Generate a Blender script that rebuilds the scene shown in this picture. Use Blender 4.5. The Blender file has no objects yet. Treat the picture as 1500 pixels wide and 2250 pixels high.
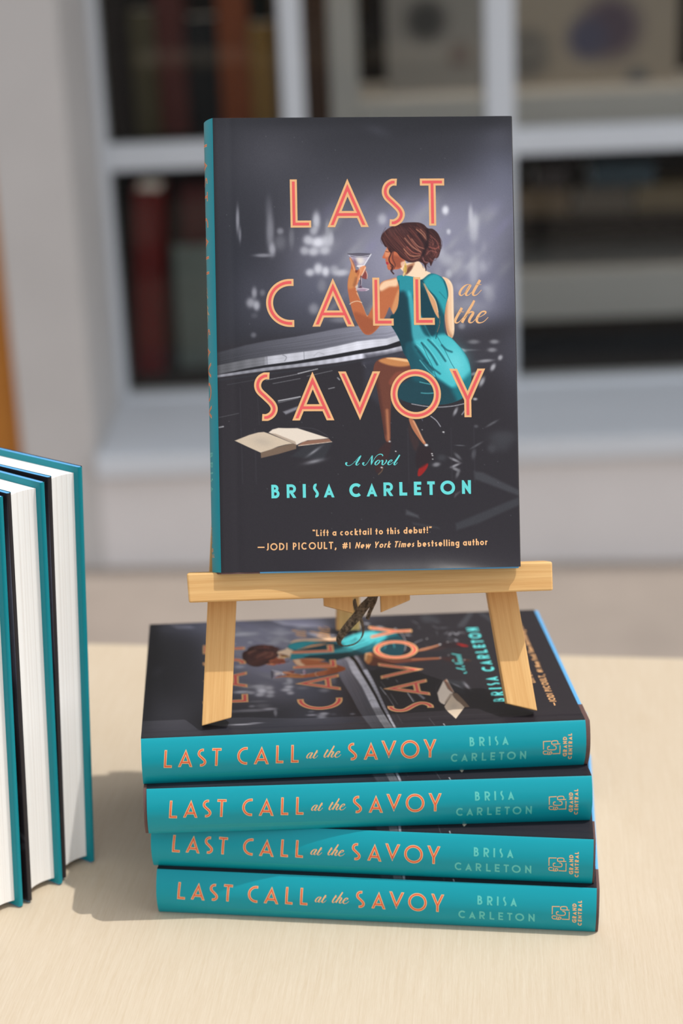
import bpy, math, random
import numpy as np
from mathutils import Matrix, Vector

random.seed(7)
rng = np.random.default_rng(11)
C = bpy.context.scene.collection
scene = bpy.context.scene
MM = 0.001

# ------------------------------------------------------------------ camera
CAM = np.array([-1.329, -929.045, 518.621])          # mm, table top is z = 0
PITCH, ROLL, FPX = 0.33289, -0.011643, 3880.19
_cp, _sp = math.cos(PITCH), math.sin(PITCH)
_r0 = np.array([1., 0., 0.]); _f = np.array([0., _cp, -_sp]); _u0 = np.cross(_r0, _f)
_cr, _sr = math.cos(ROLL), math.sin(ROLL)
CR, CU = _r0 * _cr + _u0 * _sr, -_r0 * _sr + _u0 * _cr


def ray(px, py):
    d = _f * FPX + CR * (px - 750) - CU * (py - 1125)
    return d / np.linalg.norm(d)


cam = bpy.data.cameras.new('camera')
cam_o = bpy.data.objects.new('camera', cam); C.objects.link(cam_o)
m = Matrix.Identity(4)
for i in range(3):
    m[i][0], m[i][1], m[i][2], m[i][3] = CR[i], CU[i], -_f[i], CAM[i] * MM
cam_o.matrix_world = m
cam.sensor_fit = 'VERTICAL'; cam.sensor_height = 36; cam.sensor_width = 24
cam.lens = 36 * FPX / 2250
cam.clip_start = 0.05; cam.clip_end = 200
cam.dof.use_dof = True; cam.dof.focus_distance = 0.905; cam.dof.aperture_fstop = 4.6
scene.camera = cam_o

# ------------------------------------------------------------------ light
SUN = Vector((0.41, -0.07, 1.0)).normalized()
sun = bpy.data.lights.new('sun', 'SUN'); sun.energy = 2.95; sun.angle = math.radians(0.55)
sun.color = (1.0, 0.975, 0.925)
sun_o = bpy.data.objects.new('sun', sun); C.objects.link(sun_o)
sun_o.rotation_euler = SUN.to_track_quat('Z', 'Y').to_euler(); sun_o.location = (1, -.4, 4)

w = bpy.data.worlds.new('sky'); scene.world = w; w.use_nodes = True
nt = w.node_tree; nt.nodes.clear()
sk = nt.nodes.new('ShaderNodeTexSky'); sk.sky_type = 'NISHITA'; sk.sun_disc = False
sk.sun_elevation = math.asin(SUN.z); sk.sun_rotation = math.atan2(SUN.x, SUN.y)
sk.air_density = 1.0; sk.dust_density = 1.6; sk.ozone_density = 1.0
bg = nt.nodes.new('ShaderNodeBackground'); bg.inputs[1].default_value = 0.25
out = nt.nodes.new('ShaderNodeOutputWorld')
hs = nt.nodes.new('ShaderNodeHueSaturation'); hs.inputs['Saturation'].default_value = 0.2
nt.links.new(sk.outputs[0], hs.inputs['Color']); nt.links.new(hs.outputs[0], bg.inputs[0]); nt.links.new(bg.outputs[0], out.inputs[0])

vs = scene.view_settings
vs.view_transform = 'Standard'; vs.look = 'None'; vs.gamma = 1; vs.exposure = -0.16
try: vs.use_curve_mapping = False
except Exception: pass


# ------------------------------------------------------------------ helpers
def lin(c):
    c = np.asarray(c, float) / 255.
    return np.where(c <= 0.04045, c / 12.92, ((c + 0.055) / 1.055) ** 2.4)


def link(o, parent=None):
    C.objects.link(o)
    if parent is not None: o.parent = parent
    return o


def tag(o, label=None, cat=None, group=None, kind=None):
    if label: o['label'] = label
    if cat: o['category'] = cat
    if group: o['group'] = group
    if kind: o['kind'] = kind
    return o


def empty(name, mat=None):
    o = bpy.data.objects.new(name, None); C.objects.link(o); o.empty_display_size = 0.02
    if mat is not None: o.matrix_basis = mat
    return o


def copy_tree(o, parent=None):
    c = o.copy(); C.objects.link(c); c.parent = parent
    for ch in list(o.children): copy_tree(ch, c)
    return c


def mesh_obj(name, verts, faces, mats, parent=None, mat_idx=None, smooth=False, basis=None):
    me = bpy.data.meshes.new(name)
    me.from_pydata([tuple(map(float, v)) for v in verts], [], faces)
    for mt in (mats if isinstance(mats, (list, tuple)) else [mats]): me.materials.append(mt)
    if mat_idx is not None: me.polygons.foreach_set('material_index', np.asarray(mat_idx, np.int32))
    if smooth: me.polygons.foreach_set('use_smooth', np.ones(len(me.polygons), bool))
    me.update()
    o = bpy.data.objects.new(name, me); link(o, parent)
    if basis is not None: o.matrix_basis = basis
    return o


def bevel(o, wd, seg=2):
    b = o.modifiers.new('bevel', 'BEVEL'); b.width = wd; b.segments = seg; b.limit_method = 'ANGLE'
    b.angle_limit = math.radians(40)
    return o


BOXF = [(0, 3, 2, 1), (4, 5, 6, 7), (0, 1, 5, 4), (1, 2, 6, 5), (2, 3, 7, 6), (3, 0, 4, 7)]


def box(name, x0, x1, y0, y1, z0, z1, mat, parent=None, bev=0, basis=None):
    v = [(x0, y0, z0), (x1, y0, z0), (x1, y1, z0), (x0, y1, z0), (x0, y0, z1), (x1, y0, z1), (x1, y1, z1), (x0, y1, z1)]
    o = mesh_obj(name, v, BOXF, mat, parent, basis=basis)
    if bev: bevel(o, bev)
    return o


# ------------------------------------------------------------------ materials
def new_mat(name):
    mt = bpy.data.materials.new(name); mt.use_nodes = True
    return mt, mt.node_tree, mt.node_tree.nodes['Principled BSDF']


def plain(name, rgb, rough=0.6, var=0.06, scale=8.0, bump=0.0, spec=0.4):
    mt, t, p = new_mat(name)
    c = lin(rgb)
    tc = t.nodes.new('ShaderNodeTexCoord')
    n = t.nodes.new('ShaderNodeTexNoise'); n.inputs['Scale'].default_value = scale; n.inputs['Detail'].default_value = 5
    r = t.nodes.new('ShaderNodeValToRGB')
    r.color_ramp.elements[0].position = .3; r.color_ramp.elements[1].position = .7
    r.color_ramp.elements[0].color = (*(c * (1 - var)), 1); r.color_ramp.elements[1].color = (*np.minimum(c * (1 + var), 1), 1)
    t.links.new(tc.outputs['Object'], n.inputs['Vector'])
    t.links.new(n.outputs['Fac'], r.inputs[0]); t.links.new(r.outputs[0], p.inputs['Base Color'])
    p.inputs['Roughness'].default_value = rough; p.inputs['Specular IOR Level'].default_value = spec
    if bump:
        b = t.nodes.new('ShaderNodeBump'); b.inputs['Strength'].default_value = bump; b.inputs['Distance'].default_value = .002
        t.links.new(n.outputs['Fac'], b.inputs['Height']); t.links.new(b.outputs[0], p.inputs['Normal'])
    return mt


def wood(name, light, dark, stretch, scale, rough=0.5, fine=0.35, bump=.15, streak=.6):
    """grain stretched along one object axis, broad bands plus fine pores"""
    mt, t, p = new_mat(name)
    tc = t.nodes.new('ShaderNodeTexCoord'); mp = t.nodes.new('ShaderNodeMapping')
    mp.inputs['Scale'].default_value = stretch
    t.links.new(tc.outputs['Object'], mp.inputs['Vector'])
    n1 = t.nodes.new('ShaderNodeTexNoise'); n1.inputs['Scale'].default_value = scale; n1.inputs['Detail'].default_value = 6
    n1.inputs['Distortion'].default_value = .4
    n2 = t.nodes.new('ShaderNodeTexNoise'); n2.inputs['Scale'].default_value = scale * 7; n2.inputs['Detail'].default_value = 3
    n3 = t.nodes.new('ShaderNodeTexNoise'); n3.inputs['Scale'].default_value = scale * .12; n3.inputs['Detail'].default_value = 4
    for n in (n1, n2): t.links.new(mp.outputs[0], n.inputs['Vector'])
    t.links.new(tc.outputs['Object'], n3.inputs['Vector'])
    mx = t.nodes.new('ShaderNodeMix'); mx.data_type = 'FLOAT'; mx.inputs['Factor'].default_value = fine
    t.links.new(n1.outputs['Fac'], mx.inputs[2]); t.links.new(n2.outputs['Fac'], mx.inputs[3])
    mx2 = t.nodes.new('ShaderNodeMix'); mx2.data_type = 'FLOAT'; mx2.inputs['Factor'].default_value = 1 - streak
    t.links.new(mx.outputs[0], mx2.inputs[2]); t.links.new(n3.outputs['Fac'], mx2.inputs[3])
    r = t.nodes.new('ShaderNodeValToRGB')
    r.color_ramp.elements[0].position = .34; r.color_ramp.elements[1].position = .62
    r.color_ramp.elements[0].color = (*lin(dark), 1); r.color_ramp.elements[1].color = (*lin(light), 1)
    t.links.new(mx2.outputs[0], r.inputs[0]); t.links.new(r.outputs[0], p.inputs['Base Color'])
    p.inputs['Roughness'].default_value = rough; p.inputs['Specular IOR Level'].default_value = .35
    b = t.nodes.new('ShaderNodeBump'); b.inputs['Strength'].default_value = bump; b.inputs['Distance'].default_value = .0006
    t.links.new(mx.outputs[0], b.inputs['Height']); t.links.new(b.outputs[0], p.inputs['Normal'])
    return mt


def jacket_mat():
    mt, t, p = new_mat('printed_jacket')
    a = t.nodes.new('ShaderNodeAttribute'); a.attribute_name = 'print'
    t.links.new(a.outputs['Color'], p.inputs['Base Color'])
    p.inputs['Roughness'].default_value = .38; p.inputs['Specular IOR Level'].default_value = .27
    tc = t.nodes.new('ShaderNodeTexCoord')
    n = t.nodes.new('ShaderNodeTexNoise'); n.inputs['Scale'].default_value = 55; n.inputs['Detail'].default_value = 3
    b = t.nodes.new('ShaderNodeBump'); b.inputs['Strength'].default_value = .12; b.inputs['Distance'].default_value = .0012
    t.links.new(tc.outputs['Object'], n.inputs['Vector']); t.links.new(n.outputs['Fac'], b.inputs['Height'])
    t.links.new(b.outputs[0], p.inputs['Normal'])
    return mt


def ink(name, rgb, rough=.36):
    mt, t, p = new_mat(name)
    c = lin(rgb)
    tc = t.nodes.new('ShaderNodeTexCoord'); n = t.nodes.new('ShaderNodeTexNoise'); n.inputs['Scale'].default_value = 120
    r = t.nodes.new('ShaderNodeValToRGB')
    r.color_ramp.elements[0].color = (*(c * .93), 1); r.color_ramp.elements[1].color = (*np.minimum(c * 1.07, 1), 1)
    t.links.new(tc.outputs['Object'], n.inputs['Vector']); t.links.new(n.outputs['Fac'], r.inputs[0])
    t.links.new(r.outputs[0], p.inputs['Base Color']); p.inputs['Roughness'].default_value = rough
    return mt


def pages_mat():
    mt, t, p = new_mat('page_edges')
    tc = t.nodes.new('ShaderNodeTexCoord'); mp = t.nodes.new('ShaderNodeMapping')
    mp.inputs['Scale'].default_value = (3, 3, 1)
    n = t.nodes.new('ShaderNodeTexNoise'); n.inputs['Scale'].default_value = 900; n.inputs['Detail'].default_value = 2
    mp.inputs['Scale'].default_value = (.02, .004, 2.2)
    t.links.new(tc.outputs['Object'], mp.inputs['Vector']); t.links.new(mp.outputs[0], n.inputs['Vector'])
    r = t.nodes.new('ShaderNodeValToRGB')
    r.color_ramp.elements[0].position = .25; r.color_ramp.elements[1].position = .5
    r.color_ramp.elements[0].color = (*lin((226, 219, 212)), 1); r.color_ramp.elements[1].color = (*lin((246, 242, 238)), 1)
    t.links.new(n.outputs['Fac'], r.inputs[0]); t.links.new(r.outputs[0], p.inputs['Base Color'])
    p.inputs['Roughness'].default_value = .85; p.inputs['Specular IOR Level'].default_value = .15
    b = t.nodes.new('ShaderNodeBump'); b.inputs['Strength'].default_value = .25; b.inputs['Distance'].default_value = .0003
    t.links.new(n.outputs['Fac'], b.inputs['Height']); t.links.new(b.outputs[0], p.inputs['Normal'])
    return mt


def glass_mat():
    mt = bpy.data.materials.new('window_glass'); mt.use_nodes = True; t = mt.node_tree; t.nodes.clear()
    o = t.nodes.new('ShaderNodeOutputMaterial'); tr = t.nodes.new('ShaderNodeBsdfTransparent')
    tr.inputs[0].default_value = (.9, .92, .92, 1)
    g = t.nodes.new('ShaderNodeBsdfGlossy'); g.inputs['Roughness'].default_value = .02
    fr = t.nodes.new('ShaderNodeFresnel'); fr.inputs['IOR'].default_value = 1.3
    mx = t.nodes.new('ShaderNodeMixShader')
    t.links.new(fr.outputs[0], mx.inputs[0]); t.links.new(tr.outputs[0], mx.inputs[1]); t.links.new(g.outputs[0], mx.inputs[2])
    t.links.new(mx.outputs[0], o.inputs[0])
    return mt


M_PAINT = plain('white_paint', (204, 208, 213), .55, .03, 3)
M_WALLP = plain('warm_white_render', (192, 188, 185), .8, .04, 5, .1)
M_BASE = plain('pale_base_render', (216, 211, 209), .8, .03, 5, .1)
M_UNSEEN = plain('charcoal_unseen', (44, 44, 47), .6, .05, 4)  # invented dark finish for unseen upper parts, keeps jacket reflections dark
M_GROUND = plain('paving', (150, 138, 128), .9, .08, 6, .3)
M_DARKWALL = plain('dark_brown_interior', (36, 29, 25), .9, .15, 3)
M_SHELF = plain('shelf_white_laminate', (205, 198, 190), .6, .03, 4)
M_TABLE = wood('birch_plywood', (203, 189, 169), (184, 165, 139), (760, 22, 760), 1.0, .6, .5, .12, .5)
M_TLEG = plain('steel_leg_grey', (90, 90, 92), .5)
M_PINE = wood('pale_pine', (227, 183, 121), (203, 150, 88), (7, 330, 330), 1.0, .55, .3, .2, .9)
M_ORANGE = wood('orange_varnished_wood', (205, 140, 55), (165, 95, 30), (60, 60, 4), 1.0, .4)
M_BLUE = plain('blue_board_cloth', (96, 166, 216), .55, .04, 90)
M_BROWN = plain('brown_spine_cloth', (96, 70, 66), .7, .08, 120)
M_PAGES = pages_mat()
M_JACKET = jacket_mat()
M_PEACH = ink('peach_ink', (232, 176, 120))
M_CORAL = ink('coral_ink', (226, 84, 84))
M_ORCORAL = ink('orange_ink', (222, 80, 48))
M_AQUA = ink('aqua_ink', (96, 212, 210))
M_MINT = ink('mint_ink', (88, 190, 182))
M_LINE = ink('light_teal_ink', (30, 165, 160))
M_STRAP = plain('black_woven_strap', (104, 90, 74), .9, .75, 700, .6)
M_GLASS = glass_mat()

# ------------------------------------------------------------------ the setting
GZ = -0.733
g = box('floor', -40, 40, -1.35, 40, GZ - .2, GZ, M_GROUND); tag(g, kind='structure')
M_ROAD = plain('asphalt', (52, 52, 54), .9, .15, 30, .3)
g = box('unseen_road', -40, 40, -40, -1.35, GZ - .3, GZ - .12, M_ROAD); tag(g, kind='structure')  # out of view, added dark so the window panes mirror less light

# the shop front behind leans very slightly against the table's level
PHI = math.radians(-1.67)
RB = Matrix.Rotation(PHI, 4, 'Y')
CAMY = CAM[1] * MM


def bp(px, py, D):
    """point seen at (px,py) on the vertical plane D metres from the camera, in the shop front's own axes"""
    d = ray(px, py); t = D / d[1]; P = CAM * MM + d * t
    c, s = math.cos(PHI), math.sin(PHI)
    return P[0] * c - P[2] * s, P[0] * s + P[2] * c


def bx(px, py, D): return bp(px, py, D)[0]
def bz(px, py, D): return bp(px, py, D)[1]


def bbox(name, x0, x1, D0, D1, z0, z1, mat, parent=None, bev=0, struct=True):
    o = box(name, x0, x1, CAMY + D0, CAMY + D1, z0, z1, mat, parent, bev, basis=RB if parent is None else None)
    if parent is None and struct: tag(o, kind='structure')
    return o


DF, DW = 3.30, 3.69
zs = bz(400, 990, DF)                       # sill front edge
zt = 2.55; zw = 2.0; zh = 4.6
xp0, xp1 = bx(28, 800, DF), bx(166, 500, DF)
bbox('wall_front', xp1, 3.2, DF, DW + .03, GZ - .25, zs - .045, M_BASE)
bbox('trim_1', xp1 + .0, 3.2, DF - .025, DW + .02, zs - .045, zs, M_PAINT, bev=.006)
bbox('wall_left', xp0, xp1, DF, DW + .08, GZ - .25, .8, M_WALLP, bev=.004)
bbox('wall_upper', xp0 - 1.0, xp1, DF, DW + .08, .8, zh, M_UNSEEN)  # above the view, made charcoal to darken what the covers reflect
bbox('door_1', xp0 - .9, xp0 - .005, DF + .05, DF + .1, GZ - .25, zt, M_ORANGE)
bbox('wall_top', xp1, 3.2, DF, DW + .08, zw, zh, M_UNSEEN)  # also out of view and charcoal for dark reflections
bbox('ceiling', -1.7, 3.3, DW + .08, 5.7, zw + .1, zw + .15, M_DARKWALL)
bbox('shade_eave', xp0 - 1.2, 3.4, DF - .28, DF + .05, zt, zt + .12, M_UNSEEN)  # eave out of view, added to keep sun off the shop front

# window
xg = bx(243, 430, DW)                       # left edge of the glass
xm1 = bx(639, 120, DW); xm2 = bx(1098, 120, DW)
zg = bz(360, 868, DW); ztr = (bz(340, 334, DW) + bz(1300, 317, DW)) / 2
win = empty('window_1', RB); tag(win, kind='structure')
bbox('frame', xp1, xg, DW, DW + .06, zs, zw, M_PAINT, win, .004)
bbox('frame', xg, 3.2, DW, DW + .06, zs - .01, zg, M_PAINT, win, .004)
bbox('mullion', xm1 - .023, xm1 + .023, DW, DW + .05, zg, zw, M_PAINT, win, .004)
bbox('mullion', xm2 - .03, xm2 + .03, DW, DW + .05, zg, zw, M_PAINT, win, .004)
bbox('transom', xg, 3.2, DW + .003, DW + .047, ztr - .027, ztr + .027, M_PAINT, win, .004)
for a, b in ((xg, xm1), (xm1, xm2), (xm2, 3.2)):
    bbox('pane', a, b, DW + .022, DW + .028, zg, zw, M_GLASS, win)

# shop interior
DB = 5.6
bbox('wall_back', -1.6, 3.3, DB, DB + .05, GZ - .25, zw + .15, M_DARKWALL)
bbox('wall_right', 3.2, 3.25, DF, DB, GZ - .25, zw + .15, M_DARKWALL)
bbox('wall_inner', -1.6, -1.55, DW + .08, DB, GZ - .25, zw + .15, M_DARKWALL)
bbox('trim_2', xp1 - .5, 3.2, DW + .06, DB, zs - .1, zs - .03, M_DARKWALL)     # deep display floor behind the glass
ZD = zs - .03


def root_b(name, x, D, z):
    return empty(name, RB @ Matrix.Translation((x, CAMY + D, z)))


def local_box(name, root_xyz, x0, x1, D0, D1, z0, z1, mat, parent, bev=0):
    rx, rD, rz = root_xyz
    return box(name, x0 - rx, x1 - rx, D0 - rD, D1 - rD, z0 - rz, z1 - rz, mat, parent, bev)


# white display unit behind the window
DS = 4.02
sx0 = bx(722, 100, DS); sx1 = bx(786, 100, DS); sxr = bx(1680, 200, DS)
zu0, zu1 = bz(1300, 287, DS), bz(1300, 202, DS)
zl0, zl1 = bz(1300, 700, DS), bz(1300, 592, DS)
rt = (sx0, DS, ZD)
unit = root_b('display_shelf', *rt)
tag(unit, 'white display shelf unit standing inside the shop window behind the glass', 'shelf')
local_box('side_panel', rt, sx0, sx1, DS, DS + .42, ZD, 1.15, M_SHELF, unit, .003)
local_box('side_panel', rt, sxr, sxr + .05, DS, DS + .42, ZD, 1.15, M_SHELF, unit, .003)
local_box('shelf_board', rt, sx1, sxr, DS, DS + .42, zu0, zu1, M_SHELF, unit, .003)
local_box('shelf_board', rt, sx1, sxr, DS, DS + .42, zl0, zl1, M_SHELF, unit, .003)


def mottled(name, base, spots):
    """printed picture: soft coloured patches (object space, metres)"""
    mt, t, p = new_mat(name)
    tc = t.nodes.new('ShaderNodeTexCoord')
    col = t.nodes.new('ShaderNodeRGB'); col.outputs[0].default_value = (*lin(base), 1); last = col.outputs[0]
    for (x, z, r, rgb) in spots:
        d = t.nodes.new('ShaderNodeVectorMath'); d.operation = 'DISTANCE'; d.inputs[1].default_value = (x, 0, z)
        t.links.new(tc.outputs['Object'], d.inputs[0])
        mr = t.nodes.new('ShaderNodeMapRange'); mr.inputs[1].default_value = r * 1.25; mr.inputs[2].default_value = r * .6
        t.links.new(d.outputs['Value'], mr.inputs[0])
        mx = t.nodes.new('ShaderNodeMix'); mx.data_type = 'RGBA'; mx.inputs[7].default_value = (*lin(rgb), 1)
        t.links.new(mr.outputs[0], mx.inputs[0]); t.links.new(last, mx.inputs[6]); last = mx.outputs[2]
    t.links.new(last, p.inputs['Base Color']); p.inputs['Roughness'].default_value = .6
    return mt


def poster(px0, px1, ytop, D, base, spots, label):
    x0, x1 = bx(px0, 100, D), bx(px1, 100, D); z1 = bz((px0 + px1) / 2, ytop, D)
    mat = mottled('poster_print', base, [(bx(a, b, D) - (x0 + x1) / 2, bz(a, b, D) - zu1, r, c) for a, b, r, c in spots])
    r = root_b('picture_board', (x0 + x1) / 2, D, zu1)
    tag(r, label, 'picture')
    q = ((x0 + x1) / 2, D, zu1)
    local_box('board', q, x0, x1, D, D + .02, zu1, z1, mat, r, .002)
    return r


poster(848, 1075, -120, DS + .14, (150, 143, 136), [(935, 45, .05, (66, 62, 58)), (1010, 120, .03, (120, 105, 98))],
       'grey picture board with a dark round patch, behind the glass above the standing book')
poster(1122, 1488, -120, DS + .16, (160, 146, 130), [(1340, 60, .075, (90, 74, 86)), (1290, 85, .05, (84, 80, 100)), (1155, 120, .06, (110, 104, 98)), (1400, 175, .03, (100, 98, 98))],
       'beige picture board with a purple patch, top right behind the glass')


def shop_book(x0, x1, D, z0, z1, depth, rgb, label, lean=0.0, group=None, flat=False):
    """simple hardback: cover folded round a block of pages"""
    r = root_b('shop_book', (x0 + x1) / 2, D, z0)
    if lean: r.matrix_basis = r.matrix_basis @ Matrix.Rotation(lean, 4, 'Y')
    tag(r, label, 'book', group)
    cm = plain('shop_book_cover', rgb, .5, .12, 30)
    hw, h = (x1 - x0) / 2, z1 - z0; t = .003
    v, f = [], []

    def bxx(a, b, c, d, e, g):
        n = len(v)
        v.extend([(a, c, e), (b, c, e), (b, d, e), (a, d, e), (a, c, g), (b, c, g), (b, d, g), (a, d, g)])
        f.extend([tuple(i + n for i in q) for q in BOXF])
    if not flat:
        bxx(-hw, -hw + t, 0, depth, 0, h); bxx(hw - t, hw, 0, depth, 0, h); bxx(-hw + t, hw - t, 0, t, 0, h)
        mesh_obj('cover', v, f, cm, r)
        box('page_block', -hw + t, hw - t, t, depth - .004, .003, h - .004, M_PAGES, r)
    else:
        bxx(-hw, hw, 0, depth, 0, t); bxx(-hw, hw, 0, depth, h - t, h); bxx(-hw, hw, 0, t, t, h - t)
        mesh_obj('cover', v, f, cm, r)
        box('page_block', -hw + .003, hw - .003, t, depth - .004, t, h - t, M_PAGES, r)
    return r


# unseen fill light, added to brighten the display shelves
dl = bpy.data.lights.new('shelf_fill_light', 'AREA'); dl.shape = 'RECTANGLE'; dl.size = 1.8; dl.size_y = .12; dl.energy = 17; dl.color = (1.0, .88, .74)
dlo = bpy.data.objects.new('shelf_fill_light', dl); C.objects.link(dlo)
dlo.matrix_world = RB @ Matrix.Translation((.35, CAMY + 3.84, 1.9)) @ Matrix.Rotation(math.radians(14), 4, 'X')

# face-out books low in the left pane
D1 = 4.02
shop_book(bx(305, 860, D1), bx(362, 860, D1), D1, ZD, bz(350, 415, D1), .16, (128, 18, 14),
          'tall red book leaning in the lower left window pane', lean=math.radians(3.2))
shop_book(bx(385, 700, D1), bx(560, 700, D1), D1 + .05, ZD, bz(420, 548, D1), .03, (142, 150, 142),
          'grey green book standing face out beside the leaning red book')
shop_book(bx(385, 440, D1), bx(540, 440, D1), D1 + .13, ZD, bz(420, 425, D1), .03, (92, 30, 26),
          'dull red book standing behind the grey green book in the window')
# shelf with coloured books in the upper left pane
D2 = 4.55
zb = bz(400, 296, D2)
rs = (bx(190, 200, D2), D2, zb)
bs = root_b('wall_shelf', *rs); tag(bs, 'dark wooden shelf carrying books in the upper left pane', 'shelf')
local_box('shelf_board', rs, bx(150, 200, D2), bx(715, 200, D2), D2 - .03, DB, zb - .03, zb, M_DARKWALL, bs)
cols = [('dark brown', (48, 40, 36), 60), ('olive brown', (96, 88, 66), 55), ('dull maroon', (104, 52, 46), 62), ('black', (24, 22, 22), 70),
        ('rust orange', (158, 82, 42), 66), ('mustard', (168, 128, 66), 52), ('taupe', (112, 96, 78), 60), ('umber', (92, 66, 50), 70)]
x = bx(225, 100, D2)
for i, (nm, rgb, wpx) in enumerate(cols):
    wd = wpx * D2 / FPX
    shop_book(x, x + wd - .003, D2, zb, bz(400, [-60, 20, -80, 40, -20, 60, -70, -40][i], D2), .17, rgb,
              '%s book standing on the dark shelf in the upper left pane' % nm, group='books on the dark wall shelf')
    x += wd
# lying books on the white unit, lower right pane
D3 = DS + .1
zr = bz(1300, 470, D3)
rs = (bx(1250, 400, D3), D3, zr)
bs2 = root_b('wall_shelf', *rs); tag(bs2, 'thin dark shelf across the lower right pane carrying books lying flat', 'shelf')
local_box('shelf_board', rs, sx1, sxr, D3 - .02, DS + .42, zr - .012, zr, M_DARKWALL, bs2)
zmid = bz(1300, 412, D3); ztop = bz(1300, 366, D3)
for (a, b, rgb, nm) in ((1128, 1252, (120, 96, 70), 'tan'), (1262, 1388, (110, 96, 82), 'grey brown'), (1396, 1530, (128, 108, 80), 'sand brown')):
    shop_book(bx(a, 440, D3), bx(b, 440, D3), D3, zr, zmid, .2, rgb,
              '%s book lying flat on the thin shelf in the lower right pane' % nm, flat=True, group='books lying on the thin shelf')
for (a, b, rgb, nm) in ((1175, 1245, (74, 62, 58), 'brown'), (1300, 1440, (66, 80, 88), 'slate blue')):
    shop_book(bx(a, 390, D3), bx(b, 390, D3), D3 + .01, zmid, ztop, .17, rgb,
              '%s book lying on top of another book in the lower right pane' % nm, flat=True, group='books lying on the thin shelf')

# ------------------------------------------------------------------ table
TA = math.radians(-5.2)
tb = empty('table', Matrix.Translation((.028, -.05, GZ)) @ Matrix.Rotation(TA, 4, 'Z'))
tag(tb, 'pale plywood table in the sun carrying the books', 'table')
yb = .3085
box('table_top', -.75, .75, -.36, yb, -GZ - .018, -GZ, M_TABLE, tb, .0015)
for sx in (-.68, .68):
    for sy in (-.3, .25):
        box('leg', sx - .02, sx + .02, sy - .02, sy + .02, 0, -GZ - .018, M_TLEG, tb)

# ------------------------------------------------------------------ book geometry (mm)
H, W, T = 235., 156., 26.5


def homography(src, dst):
    A = []
    for (x, y), (u, v) in zip(src, dst):
        A.append([x, y, 1, 0, 0, 0, -u * x, -u * y, -u]); A.append([0, 0, 0, x, y, 1, -v * x, -v * y, -v])
    _, _, vt = np.linalg.svd(np.array(A, float))
    return vt[-1].reshape(3, 3)


def hmap(Hm, x, y):
    x = np.asarray(x, float); y = np.asarray(y, float)
    w_ = Hm[2, 0] * x + Hm[2, 1] * y + Hm[2, 2]
    return (Hm[0, 0] * x + Hm[0, 1] * y + Hm[0, 2]) / w_, (Hm[1, 0] * x + Hm[1, 1] * y + Hm[1, 2]) / w_


# design units of the printed cover (660 x 1000 drawing units) to millimetres
HC = homography([(485, 1257), (1144, 1246), (470, 257), (1124, 256)], [(0, 0), (W, 0), (0, H), (W, H)])
HCi = np.linalg.inv(HC)
HS = homography([(305, 1622), (1286, 1583), (318, 1722), (1283, 1680)], [(H, T), (0, T), (H, 0), (0, 0)])
BULGE = 4.8


def spine_x(z):
    q = np.clip(np.abs(2 * np.asarray(z, float) / T - 1), 0, 1)
    return -BULGE * (1 - q ** 1.8) ** .85


# ---- strokes to polygons
def offset_strip(pts, hw, closed=False):
    p = [np.array(pts[0], float)]
    for c in pts[1:]:
        if np.hypot(c[0] - p[-1][0], c[1] - p[-1][1]) > .05: p.append(np.array(c, float))
    p = np.array(p); n = len(p)
    if n < 2: return []
    L, R = [], []
    for i in range(n):
        if closed: a, b = p[i] - p[i - 1], p[(i + 1) % n] - p[i]
        else:
            a = p[i] - p[i - 1] if i > 0 else p[1] - p[0]
            b = p[i + 1] - p[i] if i < n - 1 else p[-1] - p[-2]
        a = a / (np.linalg.norm(a) + 1e-9); b = b / (np.linalg.norm(b) + 1e-9)
        na, nb = np.array([-a[1], a[0]]), np.array([-b[1], b[0]])
        mt = na + nb; l = np.linalg.norm(mt)
        mt = mt / l if l > 1e-6 else na
        k = hw / max(mt @ na, .3)
        L.append(p[i] + mt * k); R.append(p[i] - mt * k)
    q = []
    for i in range(n if closed else n - 1):
        j = (i + 1) % n
        q.append(np.array([L[i], L[j], R[j], R[i]]))
    return q


def clip_poly(poly, x0, x1, y0, y1):
    def cut(P, ax, val, sgn):
        outp = []
        for i in range(len(P)):
            a, b = P[i], P[(i + 1) % len(P)]
            da, db = sgn * (a[ax] - val), sgn * (b[ax] - val)
            if da >= 0: outp.append(a)
            if (da > 0 > db) or (da < 0 < db):
                t = da / (da - db); outp.append(a + (b - a) * t)
        return outp
    P = list(poly)
    for ax, val, sg in ((0, x0, 1), (0, x1, -1), (1, y0, 1), (1, y1, -1)):
        P = cut(P, ax, val, sg)
        if len(P) < 3: return None
    return np.array(P)


def trim(pts, d):
    p = [np.array(q, float) for q in pts]
    for _ in range(2):
        left = d
        while len(p) > 2 and np.linalg.norm(p[1] - p[0]) < left:
            left -= np.linalg.norm(p[1] - p[0]); p.pop(0)
        v = p[1] - p[0]; p[0] = p[0] + v / np.linalg.norm(v) * min(left, np.linalg.norm(v) * .98)
        p.reverse()
    return p


def catmull(P, n=6, closed=False):
    P = np.array(P, float); N = len(P); o = []
    for i in range(N if closed else N - 1):
        if closed: a, b, c, d = P[i - 1], P[i], P[(i + 1) % N], P[(i + 2) % N]
        else: a, b, c, d = P[max(i - 1, 0)], P[i], P[i + 1], P[min(i + 2, N - 1)]
        for k in range(n):
            t = k / n
            o.append(.5 * ((2 * b) + (c - a) * t + (2 * a - 5 * b + 4 * c - d) * t * t + (3 * b - a - 3 * c + d) * t ** 3))
    if not closed: o.append(P[-1])
    return np.array(o)


def arc(cx, cy, rx, ry, a0, a1, n=22):
    a = np.radians(np.linspace(a0, a1, n))
    return [(cx + rx * math.cos(t), cy - ry * math.sin(t)) for t in a]      # y runs down, angles counter-clockwise


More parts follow.
